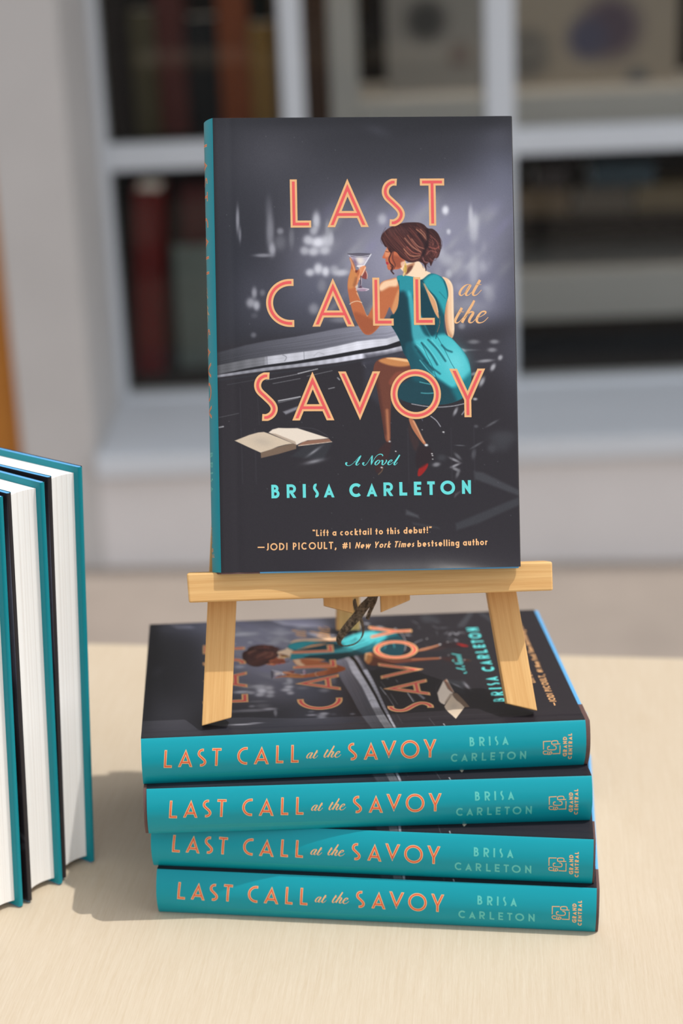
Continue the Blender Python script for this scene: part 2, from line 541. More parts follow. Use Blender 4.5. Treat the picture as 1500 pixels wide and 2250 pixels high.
def cap(ch, x0, x1, yt, yb, hw):
    """centre lines of a capital in the box; y down. returns [(points, closed, trimmable)]"""
    w_, h = x1 - x0, yb - yt; xm = (x0 + x1) / 2; e = 3 * hw
    l, r, t, b = x0 + hw, x1 - hw, yt + hw, yb - hw; ym = (yt + yb) / 2
    if ch in 'AV':
        al = math.atan2(w_ / 2, h); al = math.atan2(w_ / 2 - hw / math.cos(al) * .5, h)
        ap = hw / math.sin(al); fx = hw / math.cos(al)
        def P(s, y): return xm + s * (w_ / 2 - fx) * (y - (yt + ap)) / (h - ap)
        if ch == 'A':
            pts = [(P(-1, yb + e), yb + e), (xm, yt + ap), (P(1, yb + e), yb + e)]
            yc = yt + h * .745
            return [(pts, 0, 0), ([(P(-1, yc), yc), (P(1, yc), yc)], 0, 0)]
        pts = [(P(-1, yb + e), yb + e), (xm, yt + ap), (P(1, yb + e), yb + e)]
        return [([(x, yt + yb - y) for x, y in pts], 0, 0)]
    if ch == 'Y':
        yj = yt + h * .635; k = (w_ / 2 - hw * 1.12) / (yj - yt)
        return [([(xm - k * (yj - yt + e), yt - e), (xm, yj), (xm + k * (yj - yt + e), yt - e)], 0, 0), ([(xm, yj - hw * .2), (xm, yb + e)], 0, 0)]
    if ch == 'L': return [([(l, yt), (l, b), (x1, b)], 0, 1)]
    if ch == 'T': return [([(x0, t), (x1, t)], 0, 1), ([(xm, t), (xm, yb + e)], 0, 0)]
    if ch == 'I': return [([(xm, yt), (xm, yb)], 0, 1)]
    if ch == '1': return [([(xm, yt), (xm, yb)], 0, 1)]
    if ch == 'E': return [([(x1, t), (l, t), (l, b), (x1, b)], 0, 1), ([(l, ym), (x1 - w_ * .08, ym)], 0, 1)]
    if ch == 'N': return [([(l, yb + e), (l, yt + hw * 1.5), (r, yb - hw * 1.5), (r, yt - e)], 0, 0)]
    if ch == 'O': return [(arc(xm, ym, w_ / 2 - hw, h / 2 - hw, 0, 360, 49)[:-1], 1, 0)]
    if ch == 'C' or ch == 'G':
        if ch == 'C' and w_ > .78 * h:
            return [(arc(x0 + w_ * .54, ym, w_ * .54 - hw, h / 2 - hw, 46, 314, 28), 0, 1)]
        rr = min(h / 2 - hw, w_ - 2 * hw); cx = l + rr
        pts = [(x1, t)] + arc(cx, ym, rr, h / 2 - hw, 90, 270, 30) + [(x1, b)]
        if ch == 'G':
            pts = [(x1 - hw * .3, t)] + arc(cx, ym, rr, h / 2 - hw, 90, 270, 24) + [(r, b), (r, ym), (xm + hw * .4, ym)]
        return [(pts, 0, 1)]
    if ch == 'S':
        P = [(.74, 0), (.45, .0), (.14, .075), (0, .215), (.1, .36), (.5, .515), (.88, .67), (1, .80), (.86, .925), (.55, 1.), (.24, 1.)]
        return [(catmull([(l + u * (r - l), t + v * (b - t)) for u, v in P], 5), 0, 1)]
    if ch == 'D':
        rr = min(h / 2 - hw, w_ - 2 * hw); cx = r - rr
        return [([(l, t), (cx, t)] + arc(cx, ym, rr, h / 2 - hw, 90, -90, 22) + [(l, b)], 1, 0)]
    if ch in 'PRB':
        yj = yt + h * (.56 if ch != 'B' else .46); rr = (yj - t) / 2; cx = max(r - rr - (w_ * .12 if ch == 'B' else 0), l)
        o = [([(l, yb), (l, yt)], 0, 1), ([(l, t), (cx, t)] + arc(cx, t + rr, rr, rr, 90, -90, 14) + [(l, yj)], 0, 0)]
        if ch == 'R':
            o.append(([(l + (cx - l) * .55, yj - hw), (r - hw * .1 + e * (r - l) / (yb - yj) * .6, yb + e)], 0, 0))
        if ch == 'B':
            r2 = (b - yj) / 2; c2 = max(r - r2, l)
            o.append(([(l, yj), (c2, yj)] + arc(c2, yj + r2, r2, r2, 90, -90, 14) + [(l, b)], 0, 0))
        return o
    if ch == 'U': return [([(l, yt)] + arc(xm, yb - (r - l) / 2 - hw, (r - l) / 2, (r - l) / 2, 180, 360, 16) + [(r, yt)], 0, 1)]
    if ch == 'J': return [([(r, yt)] + arc(r - w_ * .42, b - w_ * .36, w_ * .42, w_ * .36, 0, -100, 10), 0, 1)]
    if ch == '#':
        return [([(x0, yt + h * .34), (x1, yt + h * .34)], 0, 1), ([(x0, yt + h * .68), (x1, yt + h * .68)], 0, 1),
                ([(x0 + w_ * .45, yt), (x0 + w_ * .2, yb)], 0, 1), ([(x0 + w_ * .82, yt), (x0 + w_ * .57, yb)], 0, 1)]
    if ch == '-': return [([(x0, ym + h * .04), (x1, ym + h * .04)], 0, 1)]
    if ch == ',': return [([(xm + hw * .3, yb - 2 * hw), (xm + hw * .3, yb), (xm - hw * .8, yb + h * .17)], 0, 0)]
    if ch == '!': return [([(xm, yt), (xm, yt + h * .68)], 0, 0), ([(xm, yb - 2 * hw), (xm, yb)], 0, 0)]
    if ch in '<>':
        s = -1 if ch == '<' else 1
        return [([(xm + k + s * hw * .5, yt), (xm + k - s * hw * .5, yt + h * .22)], 0, 0) for k in (-w_ * .28, w_ * .28)]
    return []


def low(ch, x0, x1, yt, yb, hw):
    """lower case: yt is the ascender line"""
    w_, h = x1 - x0, yb - yt; yx = yb - h * .66
    l, r, b = x0 + hw, x1 - hw, yb - hw; tx = yx + hw
    xm = (x0 + x1) / 2; ym = (yx + yb) / 2; ry = (yb - yx) / 2 - hw; rx = (r - l) / 2
    ring = (arc(xm, ym, rx, ry, 0, 360, 25)[:-1], 1, 0)
    if ch == 'o': return [ring]
    if ch == 'a': return [ring, ([(r, yx), (r, yb)], 0, 0)]
    if ch == 'd': return [ring, ([(r, yt), (r, yb)], 0, 0)]
    if ch == 'b': return [ring, ([(l, yt), (l, yb)], 0, 0)]
    if ch == 'g': return [ring, ([(r, yx), (r, yb + h * .08)] + arc(xm, yb + h * .08, rx, h * .15, 0, -150, 12), 0, 0)]
    if ch == 'c': return [(arc(xm, ym, rx, ry, 48, 312, 20), 0, 0)]
    if ch == 'e': return [([(l, ym), (r, ym)] + arc(xm, ym, rx, ry, 4, 312, 22), 0, 0)]
    if ch == 'l': return [([(xm, yt), (xm, yb)], 0, 0)]
    if ch == 'i': return [([(xm, yx), (xm, yb)], 0, 0), ([(xm, yt + h * .04), (xm, yt + h * .04 + 2.1 * hw)], 0, 0)]
    if ch == 'f': return [([(x1, yt + hw)] + arc(x1 - w_ * .05, yt + hw + w_ * .4, w_ * .38, w_ * .4, 95, 180, 8) + [(x1 - w_ * .43, yb)], 0, 0), ([(x0, tx), (x1, tx)], 0, 0)]
    if ch == 't': return [([(xm, yt + h * .08), (xm, yb)], 0, 0), ([(x0, tx), (x1, tx)], 0, 0)]
    if ch == 'h' or ch == 'n':
        return [([(l, yt if ch == 'h' else yx), (l, yb)], 0, 0), (arc(xm, yx + hw + rx, rx, rx, 180, 0, 14) + [(r, yb)], 0, 0)]
    if ch == 'u': return [([(l, yx)] + arc(xm, b - rx, rx, rx, 180, 360, 14) + [(r, yx)], 0, 0), ([(r, yx), (r, yb)], 0, 0)]
    if ch == 'm':
        r4 = (r - l) / 4
        return [([(l, yx), (l, yb)], 0, 0)] + [(arc(l + r4 * k, yx + hw + r4, r4, r4, 180, 0, 12) + [(l + r4 * (k + 1), yb)], 0, 0) for k in (1, 3)]
    if ch == 'r': return [([(l, yx), (l, yb)], 0, 0), (arc(l + w_ * .6, yx + hw + w_ * .5, w_ * .6, w_ * .5, 170, 80, 8), 0, 0)]
    if ch == 's':
        P = [(1, .06), (.5, 0), (.06, .2), (.3, .45), (.7, .56), (.95, .78), (.5, 1), (0, .93)]
        return [(catmull([(l + u * (r - l), tx + v * (b - tx)) for u, v in P], 4), 0, 0)]
    if ch == 'k': return [([(l, yt), (l, yb)], 0, 0), ([(x1 - hw * .6, yx), (l, ym + h * .04), (x1 - hw * .3, yb)], 0, 0)]
    if ch == 'w': return [([(x0 + hw * .8, yx), (x0 + w_ * .28, yb - hw), (xm, yx + hw * 1.4), (x1 - w_ * .28, yb - hw), (x1 - hw * .8, yx)], 0, 0)]
    return []


WID = dict(L=.48, A=.8, S=.46, T=.6, C=.8, V=.85, O=1.0, Y=.74, B=.55, R=.58, I=.22, E=.5, N=.7, D=.74, G=.85, P=.52, U=.64, J=.36)
WID.update({'#': .66, '1': .2, '-': .95, ',': .2, '!': .24, '<': .36, '>': .36, ' ': .34,
            'a': .64, 'b': .64, 'c': .56, 'd': .64, 'e': .62, 'f': .36, 'g': .64, 'h': .5, 'i': .22, 'k': .5, 'l': .22, 'm': .82, 'n': .5, 'o': .66,
            'r': .36, 's': .42, 't': .38, 'u': .5, 'w': .86})


class Print:
    """collects inked polygons given in design units and lays them on a surface"""
    def __init__(s): s.polys = []
    def add(s, strokes, hw, mat, layer, box=None, inset=0, shear=None, seg=None):
        for pts, closed, tr in strokes:
            if inset and tr and not closed: pts = trim(pts, inset)
            if seg:
                q = [np.array(pts[0], float)]
                for p in list(pts[1:]) + ([pts[0]] if closed else []):
                    p = np.array(p, float); d = np.linalg.norm(p - q[-1]); k = max(1, int(math.ceil(d / seg))); a = q[-1]
                    for i in range(1, k + 1): q.append(a + (p - a) * i / k)
                pts = q[:-1] if closed else q
            s.k = (getattr(s, 'k', 0) + 1) % 5
            for P in offset_strip(pts, hw, closed):
                if box is not None:
                    P = clip_poly(P, box[0] + inset, box[1] - inset, box[2] + inset, box[3] - inset)
                    if P is None: continue
                s.polys.append((shear(P) if shear else P, mat, layer + .13 * s.k))
    def letter(s, ch, x0, x1, yt, yb, hw, hw2, mats, shear=.0, seg=None):
        sh = lambda P: np.c_[P[:, 0] + (P[:, 1] - (yt + yb) / 2) * shear, P[:, 1]]
        for k, (h, mt) in enumerate(((hw, mats[0]), (hw2, mats[1]))):
            if h: s.add(cap(ch, x0, x1, yt, yb, hw), h, mt, k, (x0, x1, yt, yb), hw - h, sh, seg)
    def line(s, parts, x0, x1, yb0, yb1, caph, hw, mat, gap=.17, seg=None, layer=0, space=None):
        """parts: [(text, italic, size)] fitted between x0 and x1; base line from yb0 to yb1"""
        tot = 0; items = []
        for txt, it, sz in parts:
            for ch in txt:
                wd = (WID[ch] if ch != ' ' or space is None else space) * sz; items.append((ch, tot, wd, it, sz)); tot += wd + gap * sz * (0 if ch == ' ' else 1)
        k = (x1 - x0) / (tot - gap)
        for ch, pos, wd, it, sz in items:
            if ch == ' ': continue
            xa, xb = x0 + pos * k, x0 + (pos + wd) * k; yb = yb0 + (yb1 - yb0) * (xa - x0) / (x1 - x0); h = caph * sz
            fn = low if ch.islower() else cap
            sh = (lambda P, yb=yb: np.c_[P[:, 0] + (yb - P[:, 1]) * .24, P[:, 1]]) if it else None
            bx_ = (xa - 1, xb + 1, yb - h, yb) if ch in 'AVNRYTB' else None
            s.add(fn(ch, xa, xb, yb - h, yb, hw * (1 if sz == 1 else .92)), hw * (1 if sz == 1 else .92), mat, layer, bx_, 0, sh, seg)
    def script(s, pts, mat, layer=0, n=7):
        """stroke with its own width at each point"""
        P = catmull(np.array(pts, float), n)
        d = np.gradient(P[:, :2], axis=0); d /= np.linalg.norm(d, axis=1)[:, None] + 1e-9
        nrm = np.c_[-d[:, 1], d[:, 0]] * np.maximum(P[:, 2:3], .35) / 2
        L, R = P[:, :2] + nrm, P[:, :2] - nrm
        for i in range(len(P) - 1): s.polys.append((np.array([L[i], L[i + 1], R[i + 1], R[i]]), mat, layer))
    def mesh(s, name, surf, parent, mats):
        v, f, mi = [], [], []
        for P, mt, layer in s.polys:
            q = surf(P, layer)
            a = q[1] - q[0]; nn = np.zeros(3)
            for i in range(1, len(q) - 1): nn += np.cross(q[i] - q[0], q[i + 1] - q[0])
            if nn @ surf.normal < 0: q = q[::-1]
            n = len(v); v.extend(q * MM); f.append(tuple(range(n, n + len(q)))); mi.append(mats.index(mt))
        return mesh_obj(name, v, f, mats, parent, mi)


# ---- gentle curl of the standing copy's jacket at its lower edge (mm, towards the reader)
def curl(x, y, amount):
    if not amount: return np.zeros_like(np.asarray(x, float))
    x = np.asarray(x, float); y = np.asarray(y, float)
    sm = lambda a, b: (lambda t: t * t * (3 - 2 * t))(np.clip((x - a) / (b - a), 0, 1))
    wx = sm(26, 78) * (1 - .6 * sm(105, 156))
    return amount * (6.0 * wx * np.exp(-y / 8.5) + .5 * np.exp(-((x - 150) / 9.) ** 2 - ((y - 232) / 7.) ** 2))


class CoverSurf:
    normal = np.array([0, 0, 1.])
    def __init__(s, amount): s.amount = amount
    def __call__(s, P, layer):
        x, y = hmap(HC, P[:, 0], P[:, 1])
        return np.c_[x, y, T + .035 + .03 * layer + curl(x, y, s.amount)]


class SpineSurf:
    normal = np.array([-1., 0, 0])
    def __call__(s, P, layer):
        y, z = hmap(HS, P[:, 0], P[:, 1])
        z0 = z
        for _ in range(12): z = np.clip(.5 * z + .5 * (z0 - .46 * spine_x(z)), .1, T - .1)
        return np.c_[spine_x(z) - .05 - .03 * layer, y, z]


# ------------------------------------------------------------------ printed picture of the cover
XS = np.linspace(0, W, 565); YS = np.linspace(0, H, 850)
KPRINT = 1.0


def paint_cover():
    gx, gy = np.meshgrid(XS, YS)
    X, Y = hmap(HCi, gx.ravel(), gy.ravel())
    I = np.empty((X.size, 3)); I[:] = (46, 45, 51)

    def mixin(idx, a, col):
        I[idx] = I[idx] * (1 - a[:, None]) + np.array(col, float) * a[:, None]

    def blob(cx, cy, rx, ry, col, a=1., ang=0, p=2):
        m_ = max(rx, ry) * 3
        idx = np.nonzero((np.abs(X - cx) < m_) & (np.abs(Y - cy) < m_))[0]
        dx, dy = X[idx] - cx, Y[idx] - cy; c, s = math.cos(math.radians(ang)), math.sin(math.radians(ang))
        q = ((dx * c + dy * s) / rx) ** 2 + ((-dx * s + dy * c) / ry) ** 2
        mixin(idx, a * np.exp(-.5 * q ** (p / 2)), col)

    def sdist(P, closed, x, y):
        d = np.full(x.size, 1e9); ins = np.zeros(x.size, bool)
        n = len(P)
        for i in range(n if closed else n - 1):
            ax, ay = P[i][:2]; bx_, by = P[(i + 1) % n][:2]
            ex, ey = bx_ - ax, by - ay; l2 = ex * ex + ey * ey + 1e-12
            t = np.clip(((x - ax) * ex + (y - ay) * ey) / l2, 0, 1)
            d = np.minimum(d, (x - ax - t * ex) ** 2 + (y - ay - t * ey) ** 2)
            if closed and ey != 0:
                c = (ay > y) != (by > y)
                ins ^= c & (x < ex * (y - ay) / ey + ax)
        d = np.sqrt(d)
        return np.where(ins, d, -d) if closed else d

    def poly(P, col, soft=1.2, a=1., smooth=True, clip=None):
        P = catmull(P, 5, True) if smooth else np.array(P, float)
        m_ = soft * 3
        idx = np.nonzero((X > P[:, 0].min() - m_) & (X < P[:, 0].max() + m_) & (Y > P[:, 1].min() - m_) & (Y < P[:, 1].max() + m_))[0]
        d = sdist(P, True, X[idx], Y[idx])
        al = np.clip(d / (2 * soft) + .5, 0, 1); al = al * al * (3 - 2 * al)
        if clip is not None: al = al * clip[idx]
        mixin(idx, a * al, col)

    def mask(P, soft=1.2):
        P = catmull(P, 5, True); o = np.zeros(X.size)
        idx = np.nonzero((X > P[:, 0].min() - 4) & (X < P[:, 0].max() + 4) & (Y > P[:, 1].min() - 4) & (Y < P[:, 1].max() + 4))[0]
        o[idx] = np.clip(sdist(P, True, X[idx], Y[idx]) / (2 * soft) + .5, 0, 1)
        return o

    def line(P, wd, col, soft=1., a=1., clip=None, smooth=True, taper=False):
        P = catmull(P, 6) if smooth and len(P) > 2 else np.array(P, float)
        m_ = wd + soft * 3
        idx = np.nonzero((X > P[:, 0].min() - m_) & (X < P[:, 0].max() + m_) & (Y > P[:, 1].min() - m_) & (Y < P[:, 1].max() + m_))[0]
        d = sdist(P, False, X[idx], Y[idx])
        al = np.clip((wd / 2 - d) / (2 * soft) + .5, 0, 1)
        if clip is not None: al = al * clip[idx]
        mixin(idx, a * al, col)

    # --- bar-room background
    blob(800, 330, 420, 110, (51, 51, 57), .8)
    blob(600, 345, 62, 48, (84, 83, 90), .62)
    blob(690, 410, 130, 60, (66, 66, 74), .5)
    blob(1050, 480, 95, 62, (116, 116, 134), .75, -14)
    blob(1108, 400, 46, 62, (112, 114, 132), .7, -15)
    blob(1095, 300, 24, 22, (84, 84, 94), .55)
    blob(830, 285, 18, 8, (84, 84, 94), .5, 20)
    blob(850, 575, 120, 88, (160, 158, 178), .9)
    blob(930, 500, 90, 52, (150, 150, 168), .7)
    blob(1035, 570, 72, 92, (142, 142, 160), .8)
    blob(1066, 650, 56, 48, (122, 122, 144), .7)
    blob(725, 560, 72, 70, (116, 116, 130), .62)
    blob(690, 650, 62, 44, (92, 94, 110), .65)
    blob(520, 590, 46, 120, (46, 47, 55), .85)
    blob(565, 640, 36, 46, (80, 80, 92), .5)
    blob(640, 690, 70, 26, (70, 71, 82), .5)
    blob(840, 262, 300, 12, (38, 38, 43), .75)
    blob(1000, 266, 150, 16, (38, 38, 43), .6, -8)
    for k in range(46):                                   # soft slanting streaks of light
        x0, y0 = rng.uniform(720, 1110), rng.uniform(440, 720)
        blob(x0, y0, rng.uniform(14, 34), rng.uniform(4, 9), [(176, 176, 180), (138, 134, 172), (168, 170, 168)][k % 3], rng.uniform(.14, .34), -48)
    for cx, cy, rx, ry, v, a in ((524, 480, 3.2, 24, 150, .8), (529, 512, 2.5, 14, 150, .6), (592, 455, 6, 22, 96, .6), (595, 505, 7, 34, 140, .75), (600, 545, 6, 12, 170, .8),
                                 (580, 558, 16, 3.5, 140, .8), (617, 505, 6, 6, 150, .7), (617, 530, 10, 14, 112, .7), (642, 520, 5, 18, 120, .7),
                                 (696, 483, 7, 16, 205, .8), (690, 505, 7, 8, 190, .7), (678, 525, 9, 9, 205, .8), (700, 530, 13, 10, 228, .9), (720, 527, 10, 12, 205, .75),
                                 (670, 548, 8, 8, 190, .75), (690, 550, 10, 8, 205, .8), (714, 548, 10, 8, 200, .8), (728, 520, 5, 12, 190, .6), (720, 500, 4, 14, 170, .5),
                                 (682, 596, 8, 7, 205, .8), (700, 588, 8, 10, 215, .85), (716, 594, 7, 9, 220, .85), (750, 597, 14, 6, 205, .75), (735, 590, 8, 8, 190, .6),
                                 (560, 640, 5, 10, 170, .7), (552, 662, 8, 9, 165, .8), (565, 668, 6, 9, 185, .8), (578, 640, 5, 6, 130, .6), (560, 690, 6, 5, 100, .5),
                                 (558, 733, 5, 5, 120, .7), (690, 676, 9, 10, 165, .6), (708, 625, 8, 12, 150, .5),
                                 (978, 461, 6, 8, 228, .9), (985, 508, 4, 5, 215, .7), (1033, 470, 4, 16, 195, .7), (1040, 490, 9, 18, 205, .7), (1040, 515, 8, 14, 190, .6),
                                 (980, 570, 10, 12, 180, .5), (1000, 580, 12, 18, 175, .5), (1040, 590, 8, 30, 185, .5), (985, 600, 6, 8, 200, .5), (1075, 650, 10, 12, 160, .45),
                                 (1014, 715, 6, 6, 190, .6), (840, 480, 8, 10, 205, .6), (750, 700, 20, 6, 170, .4), (1030, 675, 40, 14, 190, .35)):
        blob(cx, cy, rx, ry, (v, v, min(255, v + 8)), a, 0 if rx < ry or rx > 15 else -4, 3)
    for k in range(20):
        blob(rng.uniform(960, 1090), rng.uniform(540, 640), rng.uniform(4, 10), rng.uniform(4, 14), (186, 186, 196), rng.uniform(.15, .4))
    # floor and stools
    poly([(470, 760), (600, 752), (800, 735), (900, 745), (1000, 742), (1150, 700), (1160, 1270), (460, 1270)], (45, 41, 46), 26, 1, False)
    blob(1060, 770, 60, 40, (66, 64, 72), .7)
    blob(1130, 760, 25, 80, (80, 80, 92), .5)
    for cx, cy, rx, ry, v, ang in ((1020, 768, 22, 2, 110, 0), (1040, 750, 10, 4, 130, 0), (1085, 750, 8, 4, 150, 0), (1015, 768, 7, 3, 160, 20), (1080, 768, 8, 4, 150, 0), (1098, 785, 4, 5, 190, 30),
                                   (1065, 792, 14, 3, 165, -5), (1082, 806, 4, 7, 200, 28), (1042, 820, 8, 3, 150, -15), (1058, 838, 4, 9, 185, 25), (1043, 876, 4, 2.5, 200, 0), (1000, 903, 3, 8, 175, 25),
                                   (1080, 930, 12, 2.2, 100, -30), (1046, 978, 12, 2, 96, -30), (1045, 936, 4, 3, 90, 0), (1010, 978, 9, 1.2, 100, 3), (998, 1010, 10, 2.4, 160, 25), (1000, 1022, 9, 2.2, 175, -22),
                                   (1000, 1030, 8, 3, 150, 25), (1005, 1040, 3, 8, 120, 20), (1005, 1002, 8, 3, 110, 45), (958, 1020, 7, 4, 150, -10), (970, 1005, 8, 6, 66, 0), (1080, 985, 8, 8, 70, 0), (1105, 960, 25, 12, 66, 0), (1100, 975, 18, 14, 62, 0), (1040, 997, 4, 9, 90, 8)):
        blob(cx, cy, rx, ry, (v, v, v + 5), .75, ang, 3)
    for P, v in (([(1040, 1035), (1060, 1038), (1145, 1080), (1145, 1092), (1042, 1052)], 72), ([(1000, 1150), (1140, 1092), (1140, 1110), (1050, 1150), (1002, 1165)], 64),
                 ([(892, 1120), (918, 1132), (920, 1138), (891, 1130)], 84), ([(905, 1148), (960, 1158), (965, 1162), (908, 1152)], 66), ([(1000, 1085), (1010, 1080), (998, 1092)], 110),
                 ([(690, 960), (730, 970), (710, 1010), (640, 1000)], 54)):
        poly(P, (v, v + 1, v + 6), 4, .75, False)
    for x in (530, 560, 895, 990, 1040): line([(x, 940), (x + 3, 1060)], 2, (62, 60, 66), 1.5, .5)
    for _ in range(70): blob(rng.uniform(490, 1130), rng.uniform(280, 1230), .7, .7, (130, 130, 136), .5)
    # --- bar counter
    cx_ = [460, 540, 587, 650, 699, 740, 785, 820, 850, 905]
    yb_ = np.interp(X, cx_, [776, 755, 746, 737, 728, 720, 714, 709, 705, 692])
    y1_ = np.interp(X, cx_, [803, 787, 780, 772, 766, 758, 748, 744, 742, 726])
    y2_ = np.interp(X, cx_, [824, 807, 799, 791, 783, 776, 768, 762, 757, 738])
    y3_ = np.interp(X, cx_, [823, 811, 804, 797, 790, 784, 776, 771, 766, 752])
    y4_ = np.interp(X, cx_, [828, 817, 811, 804, 799, 794, 787, 782, 777, 764])
    band = (X > 466) & (X < 905) & (Y > yb_ - 4) & (Y < y4_ + 6)
    idx = np.nonzero(band)[0]; x_, y_ = X[idx], Y[idx]
    def ss(a, b, v): t = np.clip((v - a) / (b - a), 0, 1); return t * t * (3 - 2 * t)
    t1 = (y_ - yb_[idx]) / (y1_[idx] - yb_[idx])
    grain = sum(np.sin(t1 * f_ + x_ * k_ + p_) for f_, k_, p_ in zip(rng.uniform(8, 60, 9), rng.uniform(-.03, .03, 9), rng.uniform(0, 6, 9))) / 9
    topv = np.interp(x_, [468, 560, 650, 740, 820, 880], [58, 84, 104, 122, 150, 176]) * (1 + .14 * grain) * (1 - .12 * t1)
    mixin(idx, ss(-.06, .06, t1) * ss(4, 0, y_ - y1_[idx]) * .97, (0, 0, 0)); I[idx] += (ss(-.06, .06, t1) * ss(4, 0, y_ - y1_[idx]) * .97)[:, None] * topv[:, None] * np.array([.985, .985, 1.08])
    sv = np.interp(x_, [468, 540, 580, 590, 650, 700, 790, 850, 885], [86, 112, 124, 190, 196, 196, 222, 205, 180]) + 5 * np.sin(x_ * .21) + 9 * grain
    al = ss(-1.5, 1.5, y_ - y1_[idx]) * ss(1.5, -1.5, y_ - y2_[idx]); I[idx] = I[idx] * (1 - al[:, None]) + al[:, None] * sv[:, None] * np.array([.985, .985, 1.03])
    al = ss(-1.5, 1.0, y_ - y2_[idx]) * ss(1., -1., y_ - y3_[idx]); mixin(idx, al, (30, 29, 34))
    rv = np.interp(x_, [468, 560, 650, 740, 800, 850, 900], [150, 140, 156, 196, 226, 214, 150]) * (1 + .05 * np.sin(x_ * .35))
    al = ss(-1.2, 1.4, y_ - y3_[idx]) * ss(2.2, -1.2, y_ - y4_[idx]); I[idx] = I[idx] * (1 - al[:, None]) + al[:, None] * rv[:, None] * np.array([.985, .985, 1.04])
    for kx in (587, 668): line([(kx, np.interp(kx, cx_, [803, 787, 780, 772, 766, 758, 748, 744, 742, 726])), (kx + 1, np.interp(kx, cx_, [824, 807, 799, 791, 783, 776, 768, 762, 757, 738]))], 1.3, (90, 90, 98), .8, .6)
    line([(622, 777), (630, 782), (626, 790)], 1.6, (104, 104, 112), 1, .7); line([(690, 780), (700, 772), (712, 776)], 1.6, (150, 150, 158), 1.4, .6)
    line([(470, 833), (600, 817), (740, 800), (890, 771)], 3, (50, 50, 56), 1.5, .9)
    line([(800, 796), (860, 782), (892, 775)], 9, (92, 92, 106), 4, .6)
    for P, v, w_ in (([(585, 832), (650, 820), (680, 812)], 150, 1.4), ([(655, 818), (698, 808)], 190, 1.8), ([(600, 840), (660, 829)], 130, 1.2), ([(675, 824), (730, 812)], 130, 1.2),
                     ([(612, 878), (660, 869)], 200, 2.4), ([(612, 882), (655, 872)], 110, 2), ([(722, 852), (735, 849)], 165, 1.6), ([(560, 845), (562, 852)], 170, 2), ([(742, 828), (746, 832)], 150, 3),
                     ([(482, 914), (525, 905)], 92, 1.2), ([(482, 936), (491, 934)], 170, 3), ([(800, 800), (804, 806)], 130, 2), ([(500, 842), (570, 830)], 70, 1.4)):
        line(P, w_, (v, v, v + 4), .8, .85)
    poly([(622, 902), (655, 890), (652, 898), (628, 908)], (150, 150, 158), 2.5, .8, False)
    line([(566, 860), (570, 930)], 1.2, (64, 62, 68), 1, .6); line([(528, 850), (530, 945)], 1.2, (62, 60, 66), 1, .6)
    poly([(800, 775), (890, 768), (905, 800), (905, 860), (850, 900), (800, 860)], (58, 57, 66), 8, .8, False)
    # --- open book on the floor
    Zb = lambda P: [(500 + a / 6.25, 920 + b / 6.25) for a, b in P]
    poly(Zb([(455, 450), (600, 400), (800, 345), (900, 325), (945, 345), (940, 400), (700, 470), (460, 525)]), (118, 98, 82), 1, 1, False)
    poly(Zb([(100, 283), (300, 205), (420, 172), (500, 165), (560, 185), (720, 250), (900, 325), (800, 340), (690, 368), (600, 405), (455, 450), (280, 370)]), (206, 188, 166), 1, 1, False)
    blob(500 + 480 / 6.25, 920 + 300 / 6.25, 16, 7, (178, 165, 150), .55, 12)
    poly(Zb([(970, 350), (1040, 300), (1150, 280), (1390, 262), (1430, 302), (1200, 330), (975, 362)]), (142, 104, 86), 1, 1, False)
    poly(Zb([(565, 172), (620, 130), (700, 110), (800, 114), (960, 115), (1390, 255), (1300, 265), (1100, 283), (1020, 310), (950, 345), (900, 322)]), (226, 212, 196), 1, 1, False)
    poly(Zb([(565, 178), (660, 190), (930, 300), (945, 345), (900, 322)]), (170, 150, 132), 1.4, .8, False)
    line(Zb([(970, 357), (1200, 332), (1430, 304)]), 1.3, (226, 205, 185), .7)
    blob(690, 990, 12, 2, (150, 150, 156), .8, -35); blob(690, 1012, 14, 3, (150, 150, 156), .8, -12)
    line([(650, 937), (690, 940), (720, 956)], 1.2, (84, 82, 88), 1, .6)
    # --- the seated woman
    Za = lambda P: [(740 + a / 4.6875, 460 + b / 4.6875) for a, b in P]
    Zc = lambda P: [(780 + a / 5., 700 + b / 5.) for a, b in P]
    # legs and shoes
    poly(Zc([(350, 1340), (395, 1345), (370, 1500), (300, 1650), (240, 1690), (215, 1600), (250, 1450)]), (62, 38, 38), 3, .8)
    poly(Zc([(590, 1090), (640, 1105), (685, 1190), (735, 1300), (775, 1362), (752, 1376), (690, 1300), (620, 1190)]), (176, 112, 80), 1.2)
    line(Zc([(640, 1120), (690, 1215), (755, 1350)]), 3, (232, 178, 138), 1.5, .7)
    poly(Zc([(590, 1160), (640, 1260), (700, 1340), (660, 1450), (600, 1300)]), (70, 46, 44), 4, .6)
    poly(Zc([(700, 1640), (760, 1590), (800, 1590), (780, 1650), (720, 1720), (685, 1720)]), (150, 30, 28), 1.5)
    poly(Zc([(700, 1400), (800, 1400), (860, 1500), (790, 1590), (690, 1640), (660, 1540)]), (44, 32, 36), 3, .8)
    thigh = Zc([(300, 425), (400, 416), (520, 428), (590, 440), (608, 490), (640, 560), (560, 600), (470, 640), (420, 700), (398, 800), (392, 950), (388, 1150), (384, 1330), (335, 1335), (310, 1200), (285, 1030), (262, 900), (240, 760), (215, 640), (200, 560), (225, 470)])
    mt_ = mask(thigh); poly(thigh, (108, 62, 48), 1.2)
    poly(Zc([(260, 450), (400, 416), (590, 440), (605, 500), (500, 520), (360, 500)]), (206, 140, 84), 3, .9, True, mt_)
    poly(Zc([(340, 424), (450, 420), (590, 446), (600, 470), (460, 450)]), (245, 200, 150), 2, .85, True, mt_)
